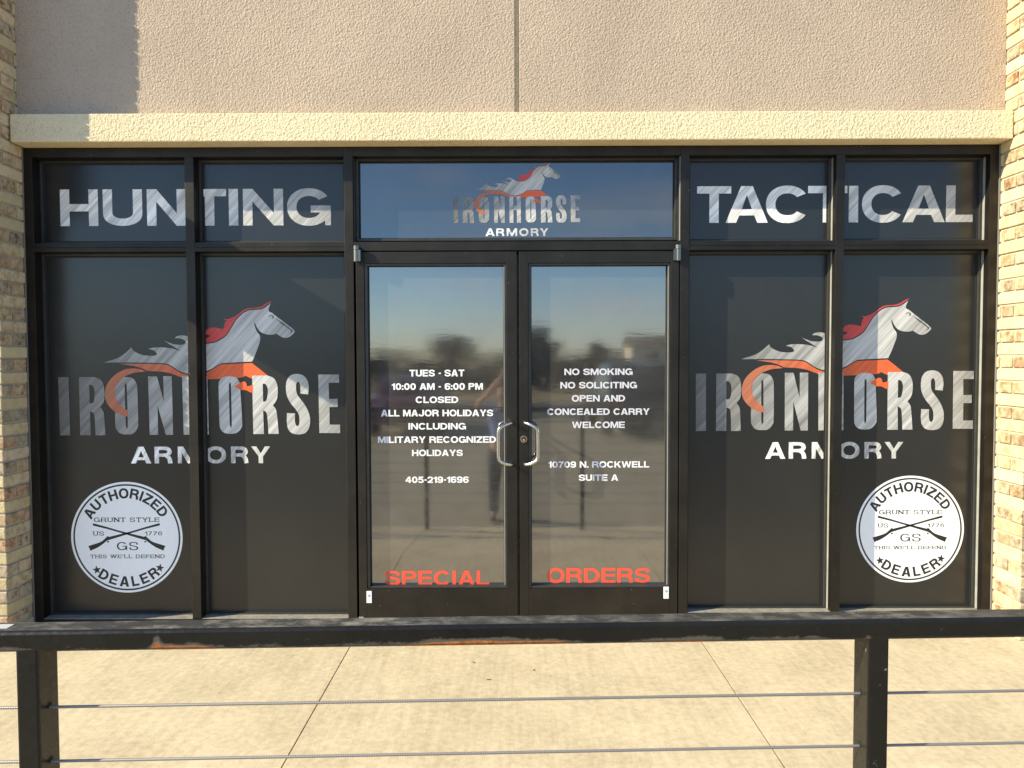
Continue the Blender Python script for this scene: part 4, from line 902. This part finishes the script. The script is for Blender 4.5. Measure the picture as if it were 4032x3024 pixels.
# ------------------------------------------------------------------ far side of the lot, seen mirrored in the doors
def car(label, x, y, rz, paint, kind):
    t = thing('parked_car', label, 'car', (x, y, GZ), rz, 'cars parked across the lot')
    L_, Wd = 4.6, .91
    hi = 1.78 if kind == 'suv' else 1.45
    prof = [(-2.3, .38), (-2.28, .82), (-1.95, .95 if kind != 'suv' else 1.02), (-1.05, 1.02), (-.35, hi-.03), (.2, hi), (1.45, hi-.02) if kind == 'suv' else (1.0, hi-.06), (2.12, 1.08), (2.27, .95), (2.3, .4)]
    vs = []; n = len(prof)
    for s_, q in ((-1, 1), (1, 1)):
        for px_, pz in prof:
            ww = Wd*(1 - .18*max(0, (pz-.95)/.8)); vs.append((px_, s_*ww, pz))
    fs = [tuple(range(n-1, -1, -1)), tuple(range(n, 2*n))] + [(k, (k+1) % n, n+(k+1) % n, n+k) for k in range(n)]
    b = MB(); b.add(vs, fs); o = b.build('car_body', paint, t, 0.05, True, loc=(0, 0, 0))
    for s_ in (-1, 1):
        b = MB(); a, c = (-.9, 1.05), (-.3, hi-.11); e, d_ = (1.35, hi-.12) if kind == 'suv' else (.95, hi-.14), (1.75, 1.06) if kind == 'suv' else (1.5, 1.04)
        off = lambda p: Wd*(1-.18*max(0, (p[1]-.95)/.8))+.006
        pts = [(p[0], s_*off(p), p[1]) for p in (a, d_, e, c)]; b.add(pts + [(p[0], p[1]-s_*.02, p[2]) for p in pts], [(0, 1, 2, 3), (7, 6, 5, 4), (0, 4, 5, 1), (1, 5, 6, 2), (2, 6, 7, 3), (3, 7, 4, 0)]); b.build('side_window', M_CGLASS, t, loc=(0, 0, 0))
    b = MB(); pts = [(-1.02, -.72, 1.05), (-1.02, .72, 1.05), (-.42, .66, hi-.1), (-.42, -.66, hi-.1)]; pts = [(p[0]-.03, p[1], p[2]+.03) for p in pts]; b.add(pts + [(p[0]+.05, p[1], p[2]-.02) for p in pts], [(3, 2, 1, 0), (4, 5, 6, 7), (0, 1, 5, 4), (1, 2, 6, 5), (2, 3, 7, 6), (3, 0, 4, 7)]); b.build('windscreen', M_CGLASS, t, loc=(0, 0, 0))
    for wx in (-1.42, 1.42):
        for s_ in (-1, 1):
            b = MB(); b.tube([(wx, s_*.72, .33), (wx, s_*.935, .33)], .33, 22); wh = b.build('wheel', M_TYRE, t, loc=(0, 0, 0))
            b = MB(); b.tube([(wx, s_*.93, .33), (wx, s_*.945, .33)], .2, 16); b.build('rim', M_ALU, wh, loc=(0, 0, 0))
    for s_ in (-1, 1):
        b = MB(); b.box(-2.32, -2.2, s_*.62-.16, s_*.62+.16, .68, .8); b.build('headlight', M_LENS, t, 0.02, loc=(0, 0, 0))
        b = MB(); b.box(2.2, 2.325, s_*.7-.1, s_*.7+.1, .75, .98); b.build('tail_light', M_TAIL, t, 0.02, loc=(0, 0, 0))
    return t
car('dark sport utility vehicle mirrored in the right door', 3.1, -15.6, R(88), M_CARD, 'suv')
car('maroon car mirrored in the left door beside the opening hours', -2.75, -15.9, R(-92), M_CARR, 'sedan')
car('white vehicle glinting at the edge of the right door', 5.6, -16.2, R(90), M_CARW, 'suv')

def make_tree(name, label, x, y, h, cw, m, seed, group, z0=-0.45, cards=1300):
    rnd = random.Random(seed); t = thing(name, label, 'tree', (x, y, z0), 0, group)
    b = MB(); b.tube([(0, 0, -.2), (.05*h*.1, 0, h*.25), (0, .03*h, h*.5), (.02*h, 0, h*.8)], [h*.026, h*.02, h*.013, h*.004], 8)
    tips = []
    for k in range(11):
        a = rnd.uniform(0, 2*PI); z = rnd.uniform(.28, .7)*h; L_ = cw*rnd.uniform(.5, 1.0)
        e = (L_*math.cos(a), L_*math.sin(a), z + h*rnd.uniform(.12, .28)); mid = (e[0]*.5, e[1]*.5, (z+e[2])/2 - .02*h); b.tube([(0, 0, z), mid, e], [h*.01, h*.007, h*.003], 6); tips += [e, mid]
    tips += [(0, 0, h*.85), (0, 0, h*.95)]
    b.build('trunk', M_BARK, t, loc=(0, 0, 0))
    c = MB()
    for k in range(cards):
        tp_ = rnd.choice(tips); s_ = cw*.30
        p = Vector((tp_[0]+rnd.gauss(0, s_), tp_[1]+rnd.gauss(0, s_), min(h, max(h*.2, tp_[2]+rnd.gauss(0, s_*.7)))))
        u = Vector((rnd.gauss(0, 1), rnd.gauss(0, 1), rnd.gauss(0.3, 1))).normalized(); v = u.orthogonal().normalized(); q = h*.022*rnd.uniform(.6, 1.5); u *= q*2.2; v *= q*.7
        c.add([p-u-v, p+u-v*.3, p+u*.9+v, p-u*.8+v*.8], [(0, 1, 2, 3)])
    c.build('crown', m, t, loc=(0, 0, 0)); return t
make_tree('bare_tree', 'bare brown tree nearest the road, mirrored at the left edge of the right door', 2.35, -62, 4.7, 1.6, M_TWIG, 3, 'trees beyond the road')
make_tree('bare_tree', 'wide bare tree rising above the far tree line, mirrored over the opening hours', -16.5, -190, 7.6, 6.0, M_TWIG, 5, 'trees beyond the road', cards=2200)
make_tree('dark_tree', 'pointed dark evergreen above the tree line, mirrored over the no smoking notice', 22, -190, 6.2, 2.2, M_EVER, 9, 'trees beyond the road')
row_lab = 'low brown tree in the far row, mirrored in the doors behind the lettering'
base = None; rnd = random.Random(21)
for k in range(26):
    x = -118 + k*9.6 + rnd.uniform(-2.5, 2.5); y = -205 + rnd.uniform(-14, 14); sc = rnd.uniform(.8, 1.15)
    if base is None: base = make_tree('low_tree', row_lab, x, y, 4.0, 6.6, M_TWIG, 31, 'low trees in the far row', cards=1500); kids = list(base.children); tr = base
    else:
        tr = base.copy(); C.objects.link(tr)
        for ch_ in kids: q = ch_.copy(); C.objects.link(q); q.parent = tr
    tr.location = (x, y, -.45); tr.rotation_euler = (0, 0, rnd.uniform(0, 6.28)); tr.scale = (sc, sc, sc*rnd.uniform(.85, 1.1))
rnd = random.Random(77); c = MB()
for k in range(9000):
    p = Vector((rnd.uniform(-26, 26), -40 + rnd.gauss(0, .55), 0)); top = 1.75 + .3*math.sin(p.x*.45) + .22*math.sin(p.x*1.3+1) + .12*math.sin(p.x*3.1); p.z = -.45 + top*rnd.random()**.7
    u = Vector((rnd.gauss(0, 1), rnd.gauss(0, 1), rnd.gauss(.3, 1))).normalized(); v = u.orthogonal().normalized(); q = rnd.uniform(.06, .17); u *= q*1.6; v *= q
    c.add([p-u-v, p+u-v*.3, p+u*.9+v, p-u*.8+v*.8], [(0, 1, 2, 3)])
tag(c.build('hedge', M_TWIG), 'long low brown winter hedge beyond the road, mirrored behind the door lettering', 'hedge')
shed = thing('far_building', 'long pale building beyond the road, mirrored at the right edge of the right door', 'building', (34, -150, -.45))
b = MB(); b.box(24, 60, -156, -146, -.45, 4.2); b.build('wall', plain('cream_siding', (0.6, 0.55, 0.45), .8, var=.06, vscale=.5), shed)
b = MB(); b.add([(23.5, -157, 4.2), (60.5, -157, 4.2), (60.5, -145, 4.2), (23.5, -145, 4.2), (23.5, -151, 6.3), (60.5, -151, 6.3)], [(0, 3, 2, 1), (0, 1, 5, 4), (2, 3, 4, 5), (0, 4, 3), (1, 2, 5)]); b.build('roof', plain('brown_roof', (0.14, 0.11, 0.09), .9, var=.1), shed)
for k in range(5):
    b = MB(); b.box(27+k*6.6, 29.4+k*6.6, -145.98, -145.9, 1.0, 2.6); b.build('window', M_CGLASS, shed)
